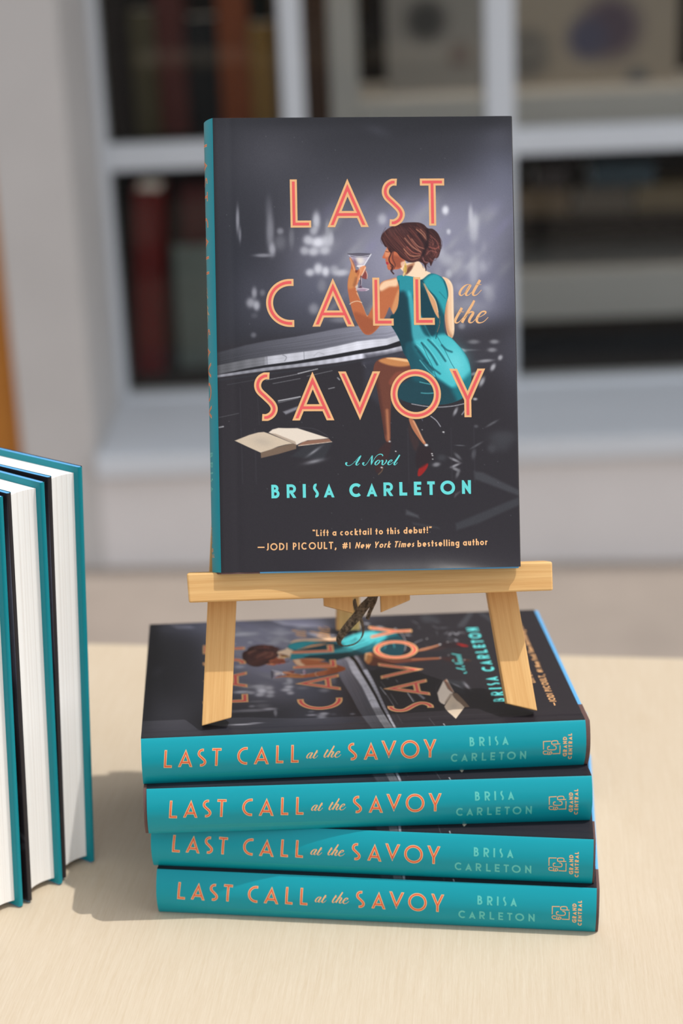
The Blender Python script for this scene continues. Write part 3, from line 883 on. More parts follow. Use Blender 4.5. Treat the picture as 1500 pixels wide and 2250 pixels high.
    poly(Zc([(440, 590), (520, 570), (600, 560), (560, 640), (420, 720), (370, 690)]), (140, 74, 58), 3, .8, True, mt_)
    line(Zc([(350, 1000), (360, 1200), (365, 1320)]), 5, (200, 132, 92), 3, .8, mt_)
    line(Zc([(225, 600), (270, 900), (320, 1250)]), 7, (70, 40, 36), 4, .7, mt_)
    for a, b, r, v in ((378, 1343, 2.2, 190), (445, 1452, 1.5, 220), (780, 1385, 3.2, 235), (842, 1480, 1.6, 225), (848, 1500, 1.6, 205), (850, 1540, 1.5, 180), (968, 1242, 2, 215), (735, 1215, 1.3, 160), (290, 1630, 2, 215)):
        x_, y_ = Zc([(a, b)])[0]; blob(x_, y_, r, r * .7, (v, v, v), .95, 0, 3)
    line(Zc([(255, 1706), (290, 1672), (304, 1634)]), 1.6, (180, 136, 88), 1, .55)
    # stool
    line(Zc([(620, 930), (760, 955), (900, 967), (1060, 957), (1195, 930)]), 1.6, (186, 186, 192), .7, .9)
    line(Zc([(830, 1068), (890, 1115), (935, 1180)]), 1.8, (190, 190, 198), .9, .85); line(Zc([(1205, 1000), (1170, 1050)]), 2, (190, 190, 198), 1, .8)
    line(Zc([(725, 1085), (740, 1115)]), 1.5, (120, 120, 140), .8, .7)
    # far arm
    ra = Za([(1085, 690), (1150, 716), (1190, 785), (1197, 900), (1200, 1050), (1206, 1250), (1180, 1322), (1145, 1300), (1120, 1200), (1108, 1050), (1128, 950), (1142, 830), (1110, 740)])
    mr_ = mask(ra); poly(ra, (240, 200, 162), 1.1)
    line(Za([(1120, 950), (1118, 1100), (1135, 1230), (1170, 1300)]), 6, (176, 110, 74), 4, .8, mr_)
    line(Za([(1150, 730), (1185, 800), (1190, 1000), (1198, 1230)]), 4, (252, 226, 196), 2, .7, mr_)
    # neck and back
    poly(Za([(650, 590), (700, 555), (760, 540), (835, 525), (880, 570), (925, 628), (965, 655), (900, 720), (800, 700), (700, 690), (688, 640)]), (245, 216, 184), 1)
    poly(Za([(690, 590), (745, 560), (800, 545), (775, 600), (730, 650), (690, 680)]), (172, 112, 78), 2.5, .85)
    poly(Za([(735, 590), (780, 572), (770, 610), (735, 650), (715, 655)]), (92, 52, 44), 2, .8)
    # near arm
    arm = Za([(440, 770), (480, 730), (550, 710), (620, 698), (642, 760), (645, 880), (632, 1010), (590, 1072), (560, 1030), (540, 1000), (505, 1080), (450, 1180), (400, 1240), (345, 1280), (285, 1272), (235, 1205), (190, 1120), (162, 1040), (140, 960), (124, 880), (112, 790), (120, 700), (138, 640), (150, 560), (133, 492), (150, 482), (168, 500), (185, 560), (202, 618), (240, 596), (284, 570), (300, 584), (290, 630), (250, 684), (222, 740), (198, 790), (216, 850), (240, 920), (272, 990), (312, 1085), (345, 1040), (385, 950), (440, 860)])
    ma = mask(arm); poly(arm, (188, 108, 68), 1)
    poly(Za([(430, 800), (480, 735), (560, 715), (625, 705), (620, 780), (540, 790), (460, 830)]), (250, 214, 176), 4, .9, True, ma)
    poly(Za([(560, 1040), (600, 900), (640, 820), (650, 1000), (600, 1070)]), (224, 164, 112), 3, .7, True, ma)
    poly(Za([(120, 700), (150, 610), (200, 640), (215, 700), (180, 790), (120, 800)]), (206, 140, 84), 3, .8, True, ma)
    line(Za([(140, 500), (165, 560), (185, 620)]), 3, (236, 176, 128), 1.2, .8, ma)
    poly(Za([(180, 1050), (300, 1090), (400, 1150), (400, 1240), (300, 1280), (210, 1180)]), (150, 80, 52), 5, .7, True, ma)
    line(Za([(210, 850), (250, 930), (315, 1085)]), 2.5, (246, 214, 176), 1, .8, ma)
    line(Za([(198, 790), (212, 770), (205, 820)]), 3, (248, 226, 200), 1.2, .8)
    line(Za([(200, 700), (190, 740), (180, 770)]), 5, (130, 76, 56), 3, .6, ma)
    poly(Za([(190, 618), (220, 620), (200, 645)]), (110, 48, 40), 1, .8)
    poly(Za([(250, 650), (290, 615), (308, 640), (315, 690), (300, 710), (270, 700), (245, 690)]), (136, 66, 62), 1.2, .95)
    line(Za([(300, 625), (314, 660), (312, 700)]), 1.6, (236, 190, 170), .7, .8)
    line(Za([(134, 966), (165, 945), (215, 935), (258, 950)]), 1.5, (232, 202, 170), .6, 1)
    # glass
    poly(Za([(113, 450), (200, 455), (357, 450), (310, 520), (276, 572), (250, 580), (214, 572), (170, 520)]), (196, 188, 204), .8, .85, False)
    poly(Za([(113, 448), (235, 442), (357, 450), (330, 478), (240, 488), (150, 478)]), (92, 88, 100), 1, .9, False)
    line(Za([(113, 449), (230, 444), (357, 450)]), 1.3, (70, 66, 76), .6, .9); line(Za([(130, 462), (240, 478), (345, 462)]), 1.2, (228, 226, 236), .6, .8)
    blob(*Za([(235, 520)])[0], 9, 6.5, (236, 226, 214), .9, 0, 3); blob(*Za([(190, 530)])[0], 3.5, 7, (112, 92, 120), .8, -30); line(Za([(354, 452), (280, 570)]), 2, (240, 240, 246), .7, .9)
    poly(Za([(214, 565), (276, 565), (262, 600), (245, 640), (230, 600)]), (222, 206, 208), 1, .7); line(Za([(210, 576), (280, 572)]), 2, (250, 244, 240), .7, .9)
    poly(Za([(240, 590), (284, 570), (300, 586), (285, 630), (240, 690), (222, 740), (205, 780), (215, 700), (235, 640)]), (226, 150, 104), 1, .9)
    line(Za([(296, 590), (270, 650), (235, 710)]), 2, (252, 226, 202), .8, .8); line(Za([(250, 680), (247, 740), (246, 790)]), 2.8, (74, 56, 66), .7, .9); line(Za([(256, 690), (253, 770)]), 1, (226, 210, 220), .5, .9)
    poly(Za([(205, 812), (235, 790), (246, 768), (262, 790), (300, 805), (333, 812), (310, 828), (260, 834), (220, 828)]), (168, 140, 160), .8, .95); poly(Za([(230, 800), (246, 775), (262, 800)]), (86, 60, 76), 1, .9)
    line(Za([(215, 810), (265, 803), (330, 812), (300, 826)]), 1.4, (236, 226, 232), .6, .8)
    # dress
    dress = [(872, 607), (884, 603.5), (908, 607), (925, 613), (944, 600), (962, 603), (975, 613), (982, 630), (984, 648), (979, 668), (976, 690), (975, 715), (979, 733), (992, 742), (1006, 757), (1017, 770), (1028, 788), (1033, 808), (1034, 830), (1030, 852), (1018, 872), (990, 884), (955, 888), (915, 886), (885, 878), (868, 862), (874, 846), (890, 838), (903, 826), (901, 802), (894, 786), (886, 772), (880, 752), (874, 738), (866, 724), (859, 712), (857, 698), (860, 690), (865.5, 688), (874, 672), (877, 648), (877, 628)]
    md = mask(dress, 1.); poly(dress, (14, 82, 94), 1)
    poly([(872, 600), (915, 600), (915, 640), (895, 650), (874, 640)], (46, 158, 170), 6, .8, True, md)
    poly([(930, 618), (960, 600), (985, 640), (978, 690), (962, 660)], (48, 166, 176), 5, .9, True, md)
    poly([(866, 650), (890, 640), (898, 690), (905, 760), (915, 820), (900, 850), (870, 760), (850, 700)], (15, 60, 71), 6, .95, True, md)
    poly([(896, 640), (907, 652), (914, 690), (930, 730), (945, 742), (925, 752), (908, 745), (902, 700)], (84, 190, 200), 4, .75, True, md)
    line([(917, 684), (934, 712), (949, 742)], 4, (92, 196, 204), 2, .8, md)
    poly([(925, 630), (940, 650), (955, 690), (958, 720), (948, 738), (930, 705), (922, 665)], (14, 62, 74), 3, .92, True, md)
    poly([(906, 752), (940, 742), (978, 733), (1010, 760), (1034, 810), (1030, 850), (990, 850), (950, 820), (925, 790)], (76, 192, 200), 6, .95, True, md)
    blob(1000, 795, 18, 26, (118, 216, 222), .7, -20)
    poly([(1040, 815), (1030, 870), (980, 895), (940, 890), (985, 862), (1020, 830)], (24, 112, 122), 8, .95, True, md)
    poly([(860, 846), (900, 828), (940, 826), (985, 850), (1000, 890), (930, 895), (860, 880)], (26, 66, 76), 7, .95, True, md)
    poly([(890, 760), (910, 752), (935, 790), (950, 820), (935, 835), (905, 830)], (24, 86, 98), 5, .8, True, md)
    for P, v in (([(940, 745), (960, 766), (978, 792)], 0), ([(926, 752), (945, 775), (960, 800)], 0), ([(912, 760), (925, 775), (940, 796)], 0), ([(930, 790), (948, 806), (966, 820)], 0), ([(970, 757), (980, 767), (992, 772)], 0), ([(918, 770), (935, 792), (950, 812)], 0)):
        line(P, 3.4, (14, 72, 84), 1.8, .85, md)
    for P in ([(948, 745), (968, 770), (984, 790)], [(932, 752), (952, 778), (966, 800)], [(915, 755), (930, 768), (944, 786)], [(922, 790), (940, 812), (955, 826)], [(922, 838), (940, 842), (958, 846)], [(925, 862), (940, 863), (955, 862)]):
        line(P, 1.8, (110, 210, 216), 1.1, .75, md)
    line([(960, 738), (975, 765), (990, 795), (1000, 812)], 1.1, (16, 86, 98), .6, .9, md); line([(925, 750), (938, 780), (950, 805), (960, 835)], 1.1, (14, 70, 80), .6, .8, md)
    line([(876, 615), (877, 650), (874, 672)], 2, (10, 62, 74), 1, .8, md); line([(975, 616), (983, 648), (977, 690)], 2, (10, 74, 86), 1, .8, md)
    line([(926, 614), (940, 635), (958, 655), (965, 690), (964, 715), (957, 742)], 2, (12, 66, 78), .9, .9, md)
    poly([(929, 620), (938, 634), (950, 648), (958, 664), (963, 688), (963, 698), (955, 686), (946, 664), (938, 642)], (214, 160, 116), .9, 1)
    line([(932, 622), (944, 642), (956, 660), (962, 684)], 1.5, (246, 212, 170), .7, .8)
    line([(966, 694), (965, 712), (960, 728)], 1, (190, 130, 90), .5, .8)
    line([(965, 640), (978, 655)], 1.4, (20, 110, 120), .8, .8, md)
    # face
    poly(Za([(500, 340), (515, 385), (498, 425), (484, 455), (469, 486), (482, 497), (502, 500), (500, 520), (508, 532), (504, 545), (516, 560), (520, 590), (535, 615), (580, 612), (640, 605), (690, 560), (700, 500), (640, 420), (560, 360)]), (196, 108, 74), .9)
    poly(Za([(500, 420), (520, 400), (545, 420), (540, 470), (500, 480)]), (226, 150, 108), 2, .8); line(Za([(505, 425), (535, 432)]), 1.4, (80, 36, 34), .7, .9)
    poly(Za([(560, 470), (640, 480), (690, 540), (640, 595), (580, 560)]), (150, 78, 56), 4, .8)
    poly(Za([(660, 540), (705, 525), (715, 560), (690, 590), (665, 580)]), (246, 206, 176), 2, .8)
    poly(Za([(508, 532), (532, 540), (526, 560), (512, 556)]), (176, 46, 62), .8, .95)
    # hair
    hair = Za([(500, 378), (478, 345), (458, 300), (462, 262), (490, 222), (545, 180), (600, 158), (660, 138), (740, 128), (840, 130), (895, 152), (935, 190), (985, 196), (1035, 238), (1064, 300), (1072, 350), (1062, 430), (1040, 488), (1005, 500), (985, 540), (965, 578), (950, 540), (925, 560), (912, 600), (895, 560), (868, 540), (835, 528), (790, 540), (740, 536), (700, 515), (655, 486), (620, 440), (590, 425), (560, 440), (535, 420), (520, 385)])
    mh = mask(hair, .8); poly(hair, (62, 34, 34), 1)
    for k in range(210):
        a0 = rng.uniform(0, 1); x0 = 470 + 430 * a0; y0 = 180 + rng.uniform(-45, 120)
        line(Za([(x0, y0), (x0 + 50 + 60 * a0, y0 + 100), (x0 + 170 * (1 - .4 * a0) + 60, y0 + 230 + 40 * (1 - a0))]), rng.uniform(.5, 1.1), [(112, 62, 54), (40, 22, 26), (140, 84, 72), (92, 50, 46), (70, 38, 38)][k % 5], .7, rng.uniform(.3, .7), mh)
    for k in range(60):
        a0 = rng.uniform(0, 6.28); rr = rng.uniform(18, 60)
        x0, y0 = 990 + rr * math.cos(a0), 350 + 1.6 * rr * math.sin(a0)
        line(Za([(x0, y0), (x0 + rng.uniform(10, 40), y0 + rng.uniform(10, 40)), (x0 + rng.uniform(-10, 50), y0 + rng.uniform(50, 90))]), rng.uniform(.5, 1.1), [(120, 70, 62), (36, 20, 26), (150, 92, 84), (84, 46, 46)][k % 4], .7, rng.uniform(.3, .7), mh)
    for P in ([(505, 180), (470, 240), (452, 310), (470, 350)], [(1040, 250), (1080, 330), (1074, 400)], [(1060, 430), (1075, 380), (1068, 340)], [(985, 500), (1010, 520), (1030, 490)], [(940, 540), (935, 580), (955, 590)], [(890, 545), (880, 575), (890, 600)]):
        line(Za(P), .8, (60, 34, 36), .6, .7)
    for P, c in (([(700, 290), (780, 380), (860, 430)], (206, 146, 118)), ([(730, 260), (790, 350), (870, 440)], (170, 106, 88)), ([(690, 400), (760, 470), (860, 470)], (210, 142, 112)), ([(720, 380), (790, 440), (870, 455)], (186, 108, 92)),
                 ([(820, 200), (880, 250), (925, 310)], (198, 142, 112)), ([(860, 200), (905, 250), (925, 300)], (172, 118, 98)), ([(770, 300), (830, 370), (900, 400)], (190, 128, 108)), ([(960, 260), (1030, 330), (1050, 400)], (140, 84, 76)),
                 ([(950, 380), (1010, 400), (1050, 380)], (166, 96, 84)), ([(920, 460), (960, 420), (1030, 440)], (150, 90, 84)), ([(880, 470), (900, 530), (940, 540)], (168, 110, 104)), ([(960, 500), (990, 520), (1040, 450)], (126, 76, 74)), ([(700, 440), (760, 510), (850, 490)], (150, 90, 76))):
        line(Za(P), 2.2, c, 1.1, .75, mh)
    line(Za([(930, 200), (935, 280), (920, 380), (880, 470)]), 6, (34, 18, 24), 3, .8, mh); line(Za([(840, 250), (890, 330), (910, 380)]), 5, (36, 18, 24), 2.5, .7, mh)
    line(Za([(560, 220), (620, 200), (700, 210)]), 12, (96, 62, 60), 8, .5, mh)
    line(Za([(545, 390), (560, 440), (538, 500), (550, 545), (580, 580), (560, 620), (585, 655)]), 2.8, (60, 30, 32), .9, 1)
    line(Za([(580, 430), (575, 500), (600, 560), (590, 600)]), 2.2, (84, 44, 40), 1, .8); line(Za([(900, 560), (915, 590), (915, 625)]), 2, (50, 28, 32), .8, .9)
    line(Za([(560, 575), (575, 610), (560, 625)]), 3, (70, 38, 38), 1.2, .8)
    # ear ring
    poly(Za([(705, 545), (718, 580), (718, 630), (700, 650), (688, 610)]), (214, 178, 92), .9); line(Za([(700, 530), (704, 560)]), 1.5, (228, 200, 130), .6); poly(Za([(690, 640), (702, 650), (690, 680), (678, 670)]), (224, 196, 140), .8)
    line(Za([(700, 570), (712, 600), (704, 640)]), 1, (150, 108, 50), .6, .8)

    I_ = np.clip((np.clip(I, 0, 255) - 5) * (255 / 250.), 0, 255)
    I_ = I_ + rng.normal(0, 1.6, len(I_))[:, None]
    I_ = np.clip(I_, 0, 255)
    # dark fold next to the spine
    f = np.clip(1 - gx.ravel() / 2.2, 0, 1)
    I_ = I_ * (1 - .25 * f[:, None])
    return (lin(I_) * KPRINT).reshape(len(YS), len(XS), 3)


COVER = paint_cover()
TEAL = lin((2, 146, 160)); FLAP = lin((8, 134, 146)); DARK = lin((46, 42, 44))


def jacket_arrays(amount):
    """structured sheet: cross-section (x,z,colour) swept along y"""
    cols = []                                            # (x, z, colour or column index of the cover picture)
    bt = 3.1
    for x in np.linspace(W - 80, W - 1.5, 8): cols.append((x, T - bt, FLAP))
    for a in np.linspace(-90, 90, 13)[1:-1]:
        cols.append((W - 1.4 + 1.4 * math.cos(math.radians(a)), T - bt / 2 + bt / 2 * math.sin(math.radians(a)), FLAP if a < -62 else DARK))
    xs = XS[::-1]
    for k, x in enumerate(xs):
        z = T - .22 * math.exp(-((x - 9) / 2.2) ** 2)
        if x > W - 1.4: z = T - (x - (W - 1.4)) ** 2 * .1
        cols.append((min(x, W - .6), z, len(XS) - 1 - k))
    for z in T / 2 + T / 2 * np.sin(np.radians(np.linspace(90, -90, 61)))[1:-1]: cols.append((float(spine_x(z)), z, TEAL))
    cols.append((0, 0, TEAL))
    for x in np.linspace(.4, W - 1.5, 30): cols.append((x, 0., DARK))
    for a in np.linspace(-90, 90, 13)[1:-1]:
        cols.append((W - 1.4 + 1.4 * math.cos(math.radians(a)), bt / 2 + bt / 2 * math.sin(math.radians(a)), FLAP if a > -62 else DARK))
    for x in np.linspace(W - 1.5, W - 80, 8): cols.append((x, bt, FLAP))
    nC, nR = len(cols), len(YS)
    V = np.zeros((nR, nC, 3)); K = np.ones((nR, nC, 4))
    for j, (x, z, c) in enumerate(cols):
        V[:, j, 0] = x; V[:, j, 1] = YS; V[:, j, 2] = z
        if isinstance(c, (int, np.integer)):
            K[:, j, :3] = COVER[:, c]
            if amount: V[:, j, 2] += curl(np.full(nR, x), YS, amount)
        else: K[:, j, :3] = c
    return V, K


def grid_mesh(name, V, K, mat):
    nR, nC = V.shape[:2]
    idx = np.arange(nR * nC).reshape(nR, nC)
    q = np.stack([idx[:-1, :-1], idx[1:, :-1], idx[1:, 1:], idx[:-1, 1:]], -1).reshape(-1, 4)
    me = bpy.data.meshes.new(name)
    me.vertices.add(nR * nC); me.vertices.foreach_set('co', (V * MM).astype(np.float32).ravel())
    me.loops.add(q.size); me.loops.foreach_set('vertex_index', q.astype(np.int32).ravel())
    me.polygons.add(len(q)); me.polygons.foreach_set('loop_start', np.arange(0, q.size, 4, dtype=np.int32))
    me.polygons.foreach_set('use_smooth', np.ones(len(q), bool))
    me.materials.append(mat); me.update(calc_edges=True); me.validate()
    at = me.color_attributes.new('print', 'FLOAT_COLOR', 'POINT')
    at.data.foreach_set('color', K.astype(np.float32).ravel())
    return me


# ------------------------------------------------------------------ lettering of the jacket
SH = .017
TITLE = [('L', 639, 684, 392, 497.5), ('A', 719.5, 809.5, 388.5, 497), ('S', 839.5, 889, 391.5, 495.5), ('T', 923, 976, 391.5, 494.5),
         ('C', 585.6, 646.5, 610, 715.5), ('A', 686.3, 778.5, 606.5, 715), ('L', 818.8, 864, 608, 713.5), ('L', 908.3, 954, 607.5, 712.3),
         ('S', 559.3, 610, 815.3, 922), ('A', 641.5, 733.5, 812, 921.3), ('V', 744, 836, 814, 923.5), ('O', 857.6, 968, 809.5, 919.5), ('Y', 987, 1066, 809, 915.8)]
AUTHOR = [('B', 596, 613.8, 1063, 1093), ('R', 629.6, 650, 1062.3, 1092.3), ('I', 664.7, 671.8, 1061.8, 1092), ('S', 687.6, 700, 1061, 1091.8), ('A', 710.8, 734.2, 1060, 1091.5),
          ('C', 767, 794.5, 1060.5, 1091), ('A', 805, 828, 1059, 1089.8), ('R', 842, 862.7, 1059, 1089), ('L', 876.8, 893.8, 1058.4, 1088.2), ('E', 908.7, 925, 1057.6, 1087.6),
          ('T', 938, 954.6, 1057, 1087), ('O', 966.8, 999, 1055.4, 1086.4), ('N', 1014, 1033.8, 1054.8, 1085)]
q2 = lambda P, ox, oy, s: [(ox + a / s, oy + b / s, w_ / s) for a, b, w_ in P]


AT = [[(735, 345, 30), (660, 325, 14), (560, 360, 34), (450, 470, 52), (395, 590, 56), (430, 655, 32), (500, 630, 16), (600, 520, 14), (700, 380, 14)],
      [(725, 340, 62), (660, 450, 66), (590, 575, 62), (590, 645, 44), (650, 650, 18), (720, 595, 14), (775, 540, 12)],
      [(1005, 195, 66), (940, 310, 68), (860, 450, 66), (800, 570, 64), (800, 640, 46), (860, 655, 24), (940, 610, 16), (1050, 490, 14)],
      [(880, 332, 14), (960, 332, 14), (1045, 332, 12)]]
THE = [[(465, 1025, 66), (400, 1140, 66), (320, 1280, 64), (270, 1390, 62), (275, 1465, 44), (340, 1470, 24), (420, 1410, 16), (520, 1290, 14)],
       [(380, 1150, 14), (450, 1148, 14), (520, 1150, 12)],
       [(835, 805, 52), (760, 950, 62), (640, 1150, 66), (540, 1330, 68), (465, 1470, 66)],
       [(540, 1340, 18), (630, 1220, 22), (730, 1150, 32), (800, 1165, 54), (780, 1230, 66), (710, 1340, 66), (680, 1430, 60), (715, 1470, 36), (790, 1450, 18), (880, 1350, 14)],
       [(920, 1320, 14), (1020, 1290, 14), (1130, 1225, 20), (1175, 1165, 44), (1130, 1135, 40), (1040, 1160, 36), (950, 1270, 56), (905, 1380, 64), (935, 1460, 48), (1020, 1475, 24), (1130, 1430, 18), (1250, 1310, 14)]]
NOVEL = [[(215, 425, 18), (190, 430, 34), (188, 455, 30), (215, 480, 14), (270, 478, 8), (350, 420, 6), (430, 330, 7), (490, 275, 14)],
         [(492, 275, 24), (450, 350, 34), (405, 425, 34), (395, 462, 26), (420, 472, 12), (465, 435, 7)],
         [(350, 405, 6), (400, 400, 6), (440, 398, 6)],
         [(565, 428, 16), (540, 432, 32), (535, 455, 26), (560, 478, 12), (600, 460, 8), (665, 370, 7), (725, 275, 12)],
         [(726, 275, 22), (720, 340, 30), (712, 410, 30), (704, 470, 12)],
         [(704, 470, 10), (745, 390, 8), (790, 315, 8), (840, 265, 10), (895, 248, 16), (935, 262, 18), (940, 288, 22)],
         [(872, 375, 10), (840, 378, 16), (795, 420, 30), (785, 460, 22), (815, 470, 10), (860, 430, 22), (882, 390, 18), (868, 374, 10)],
         [(902, 398, 8), (922, 378, 14), (942, 384, 28), (934, 425, 30), (928, 458, 22), (946, 470, 14), (985, 442, 16), (1014, 402, 24), (1018, 376, 20), (1004, 368, 8)],
         [(1050, 435, 8), (1105, 410, 8), (1135, 380, 16), (1115, 368, 12), (1075, 395, 22), (1050, 440, 30), (1065, 468, 16), (1110, 455, 8), (1165, 410, 7)],
         [(1290, 265, 24), (1240, 345, 32), (1190, 420, 32), (1175, 460, 24), (1200, 470, 12), (1245, 420, 7)]]


def scaled(strokes, ox, oy, s, fat=1.): return [q2([(a, b, w_ * fat) for a, b, w_ in P], ox, oy, s) for P in strokes]


def cover_prints():
    t = [Print() for _ in range(5)]
    for i, (ch, a, b, c, d) in enumerate(TITLE): t[0 if i < 4 else 1 if i < 8 else 2].letter(ch, a, b, c, d, 7.7, 3.1, (M_PEACH, M_CORAL), SH)
    for P in scaled(AT, 980, 600, 13.636, 1.2): t[3].script(P, M_PEACH)
    for P in scaled(THE, 980, 600, 13.636, 1.2): t[4].script(P, M_PEACH)
    a = Print()
    for ch, x0, x1, y0, y1 in AUTHOR: a.letter(ch, x0, x1, y0, y1, {'S': 2.9, 'A': 2.75, 'R': 3.0, 'B': 3.0}.get(ch, 3.35), 0, (M_AQUA, M_AQUA), SH)
    s = Print()
    for P in scaled(NOVEL, 740, 970, 9.375): s.script(P, M_AQUA)
    q = Print()
    q.line([('<', 0, 1), ('Lift a cocktail to this debut', 0, 1), ('!>', 0, 1)], 686.5, 947, 1177.2, 1171, 14.4, 1.32, M_PEACH, .2, space=.42)
    q.line([('-JODI PICOULT, ', 0, 1.06)], 565.5, 746, 1208.6, 1205, 15, 1.5, M_PEACH, .22, space=.5)
    q.line([('#1', 0, 1)], 751.5, 769.5, 1205, 1204.6, 13.6, 1.3, M_PEACH, .2)
    q.line([('New York Times', 1, 1)], 779, 908, 1204.4, 1201.6, 13.8, 1.25, M_PEACH, .2, space=.42)
    q.line([('bestselling author', 0, 1)], 916, 1069.5, 1201.6, 1198, 14.4, 1.32, M_PEACH, .2, space=.42)
    return t, s, a, q


STITLE = [('L', 361.4, 379.6, 1646.7, 1685.6), ('A', 393, 425.4, 1643.6, 1683.8), ('S', 435.6, 455.9, 1643.8, 1682.6), ('T', 467.8, 488.5, 1642.4, 1681.3),
          ('C', 524, 546.6, 1640.2, 1678.6), ('A', 561, 594.5, 1637.8, 1677.8), ('L', 609.6, 626.4, 1636.8, 1675.6), ('L', 642.9, 660, 1635.8, 1674.4),
          ('S', 768, 788, 1631.4, 1669.4), ('A', 802.6, 834, 1628.8, 1668), ('V', 841, 874, 1626.8, 1666), ('O', 883, 924, 1625.6, 1665.8), ('Y', 932.8, 961.6, 1624, 1663.4)]


def spine_prints():
    t = Print()
    for ch, a, b, c, d in STITLE: t.letter(ch, a, b, c, d, 2.9, 1.25, (M_PEACH, M_ORCORAL), .02, 4.0)
    k = 13.636 * 1.98
    for P in scaled(AT, 677 - 370 / k, 1664.6 - 655 / k, k, 1.35): t.script(P, M_PEACH)
    for P in scaled(THE, 715.5 - 245 / k, 1662.6 - 1475 / k, k, 1.35): t.script(P, M_PEACH)
    a = Print()
    for ch, x0, x1, yb in (('B', 1033, 1043.6, 1639.2), ('R', 1053.8, 1065.6, 1638.6), ('I', 1074.6, 1078.6, 1637.8), ('S', 1087.8, 1095.2, 1637.2), ('A', 1103.6, 1117.4, 1636.2)):
        a.letter(ch, x0, x1, yb - 19.6, yb, 1.75, 0, (M_MINT, M_MINT), .02, 3.)
    for ch, x0, x1, yb in (('C', 993, 1009, 1672.8), ('A', 1015.5, 1030, 1672), ('R', 1038, 1050, 1671), ('L', 1060, 1070, 1670.4), ('E', 1078.6, 1088.8, 1669.6), ('T', 1097.4, 1108.2, 1668.8), ('O', 1114.4, 1133.4, 1668.2), ('N', 1142.6, 1155.6, 1667)):
        a.letter(ch, x0, x1, yb - 17.4, yb, 1.65, 0, (M_MINT, M_MINT), .02, 3.)
    g_ = Print()
    Z = lambda P: [(1100 + x / 6.25, 1560 + y / 6.25) for x, y in P]
    e = lambda P: ([tuple(p) for p in Z(P)], 0, 0)
    g_.add([e([(676, 428), (578, 434), (578, 540)]), e([(704, 598), (800, 594), (800, 486)])], .85, M_PEACH, 0, seg=4)
    ec = lambda P: ([tuple(p) for p in catmull(np.array(Z(P)), 4)], 0, 0)
    g_.add([ec([(586, 600), (578, 590), (578, 572), (588, 562), (625, 562)]), e([(586, 603), (640, 603)]), ec([(640, 562), (640, 604), (680, 602), (692, 590), (688, 574), (664, 572)]), e([(662, 572), (662, 603)])], .85, M_PEACH, 0)
    g_.add([ec([(636, 542), (633, 512), (644, 500), (662, 500)]), ec([(636, 542), (690, 546), (735, 540), (748, 524), (744, 498), (728, 490), (710, 490)])], .85, M_PEACH, 0)
    g_.add([e([(802, 464), (690, 470)]), ec([(690, 470), (688, 440), (700, 428), (740, 422), (766, 426), (772, 440)]), e([(772, 436), (772, 466)])], .85, M_PEACH, 0)
    # publisher's name reads upwards
    for word, xb, y0, y1, hgt in (('GRAND', 1243.2, 1661.4, 1619.2, 8.6), ('CENTRAL', 1254.4, 1667.2, 1612, 8.2)):
        p = Print(); p.line([(word, 0, 1)], 0, y0 - y1, 0, 0, hgt, .95, M_PEACH, .26, seg=3)
        for P, mt, ly in p.polys: g_.polys.append((np.c_[xb + P[:, 1], y0 - P[:, 0]], mt, ly))
    l = Print()
    for k_ in range(3):
        n = 30; xs = np.linspace(384 + 8 * k_, 932 - 6 * k_, n); ys = 1702.5 + 2.7 * k_ - (xs - 384) * .0405
        l.script([(x, y, .9 * math.sin(math.pi * (i + .4) / n) ** .5) for i, (x, y) in enumerate(zip(xs, ys))], M_LINE, 0, 1)
    return t, a, g_, l


# ------------------------------------------------------------------ one copy of the book
def page_block():
    prof = []                                            # (x,z) outline: rounded back, hollow fore edge
    z0, z1 = 3.15, T - 3.15; n = 14
    for i in range(n + 1):
        t = i / n; z = z0 + (z1 - z0) * t; q = 2 * t - 1
        prof.append((1.2 + 2.4 * q * q, z))
    for i in range(n + 1):
        t = 1 - i / n; z = z0 + (z1 - z0) * t; q = 2 * t - 1
        prof.append((W - 6.6 + 2.4 * q * q, z))
    v = [(x, 3.2, z) for x, z in prof] + [(x, H - 3.2, z) for x, z in prof]
    N = len(prof); f = [tuple(range(N)), tuple(reversed(range(N, 2 * N)))]
    f += [(i, i + N, (i + 1) % N + N, (i + 1) % N) for i in range(N)]
    return [tuple(c * MM for c in p) for p in v], f


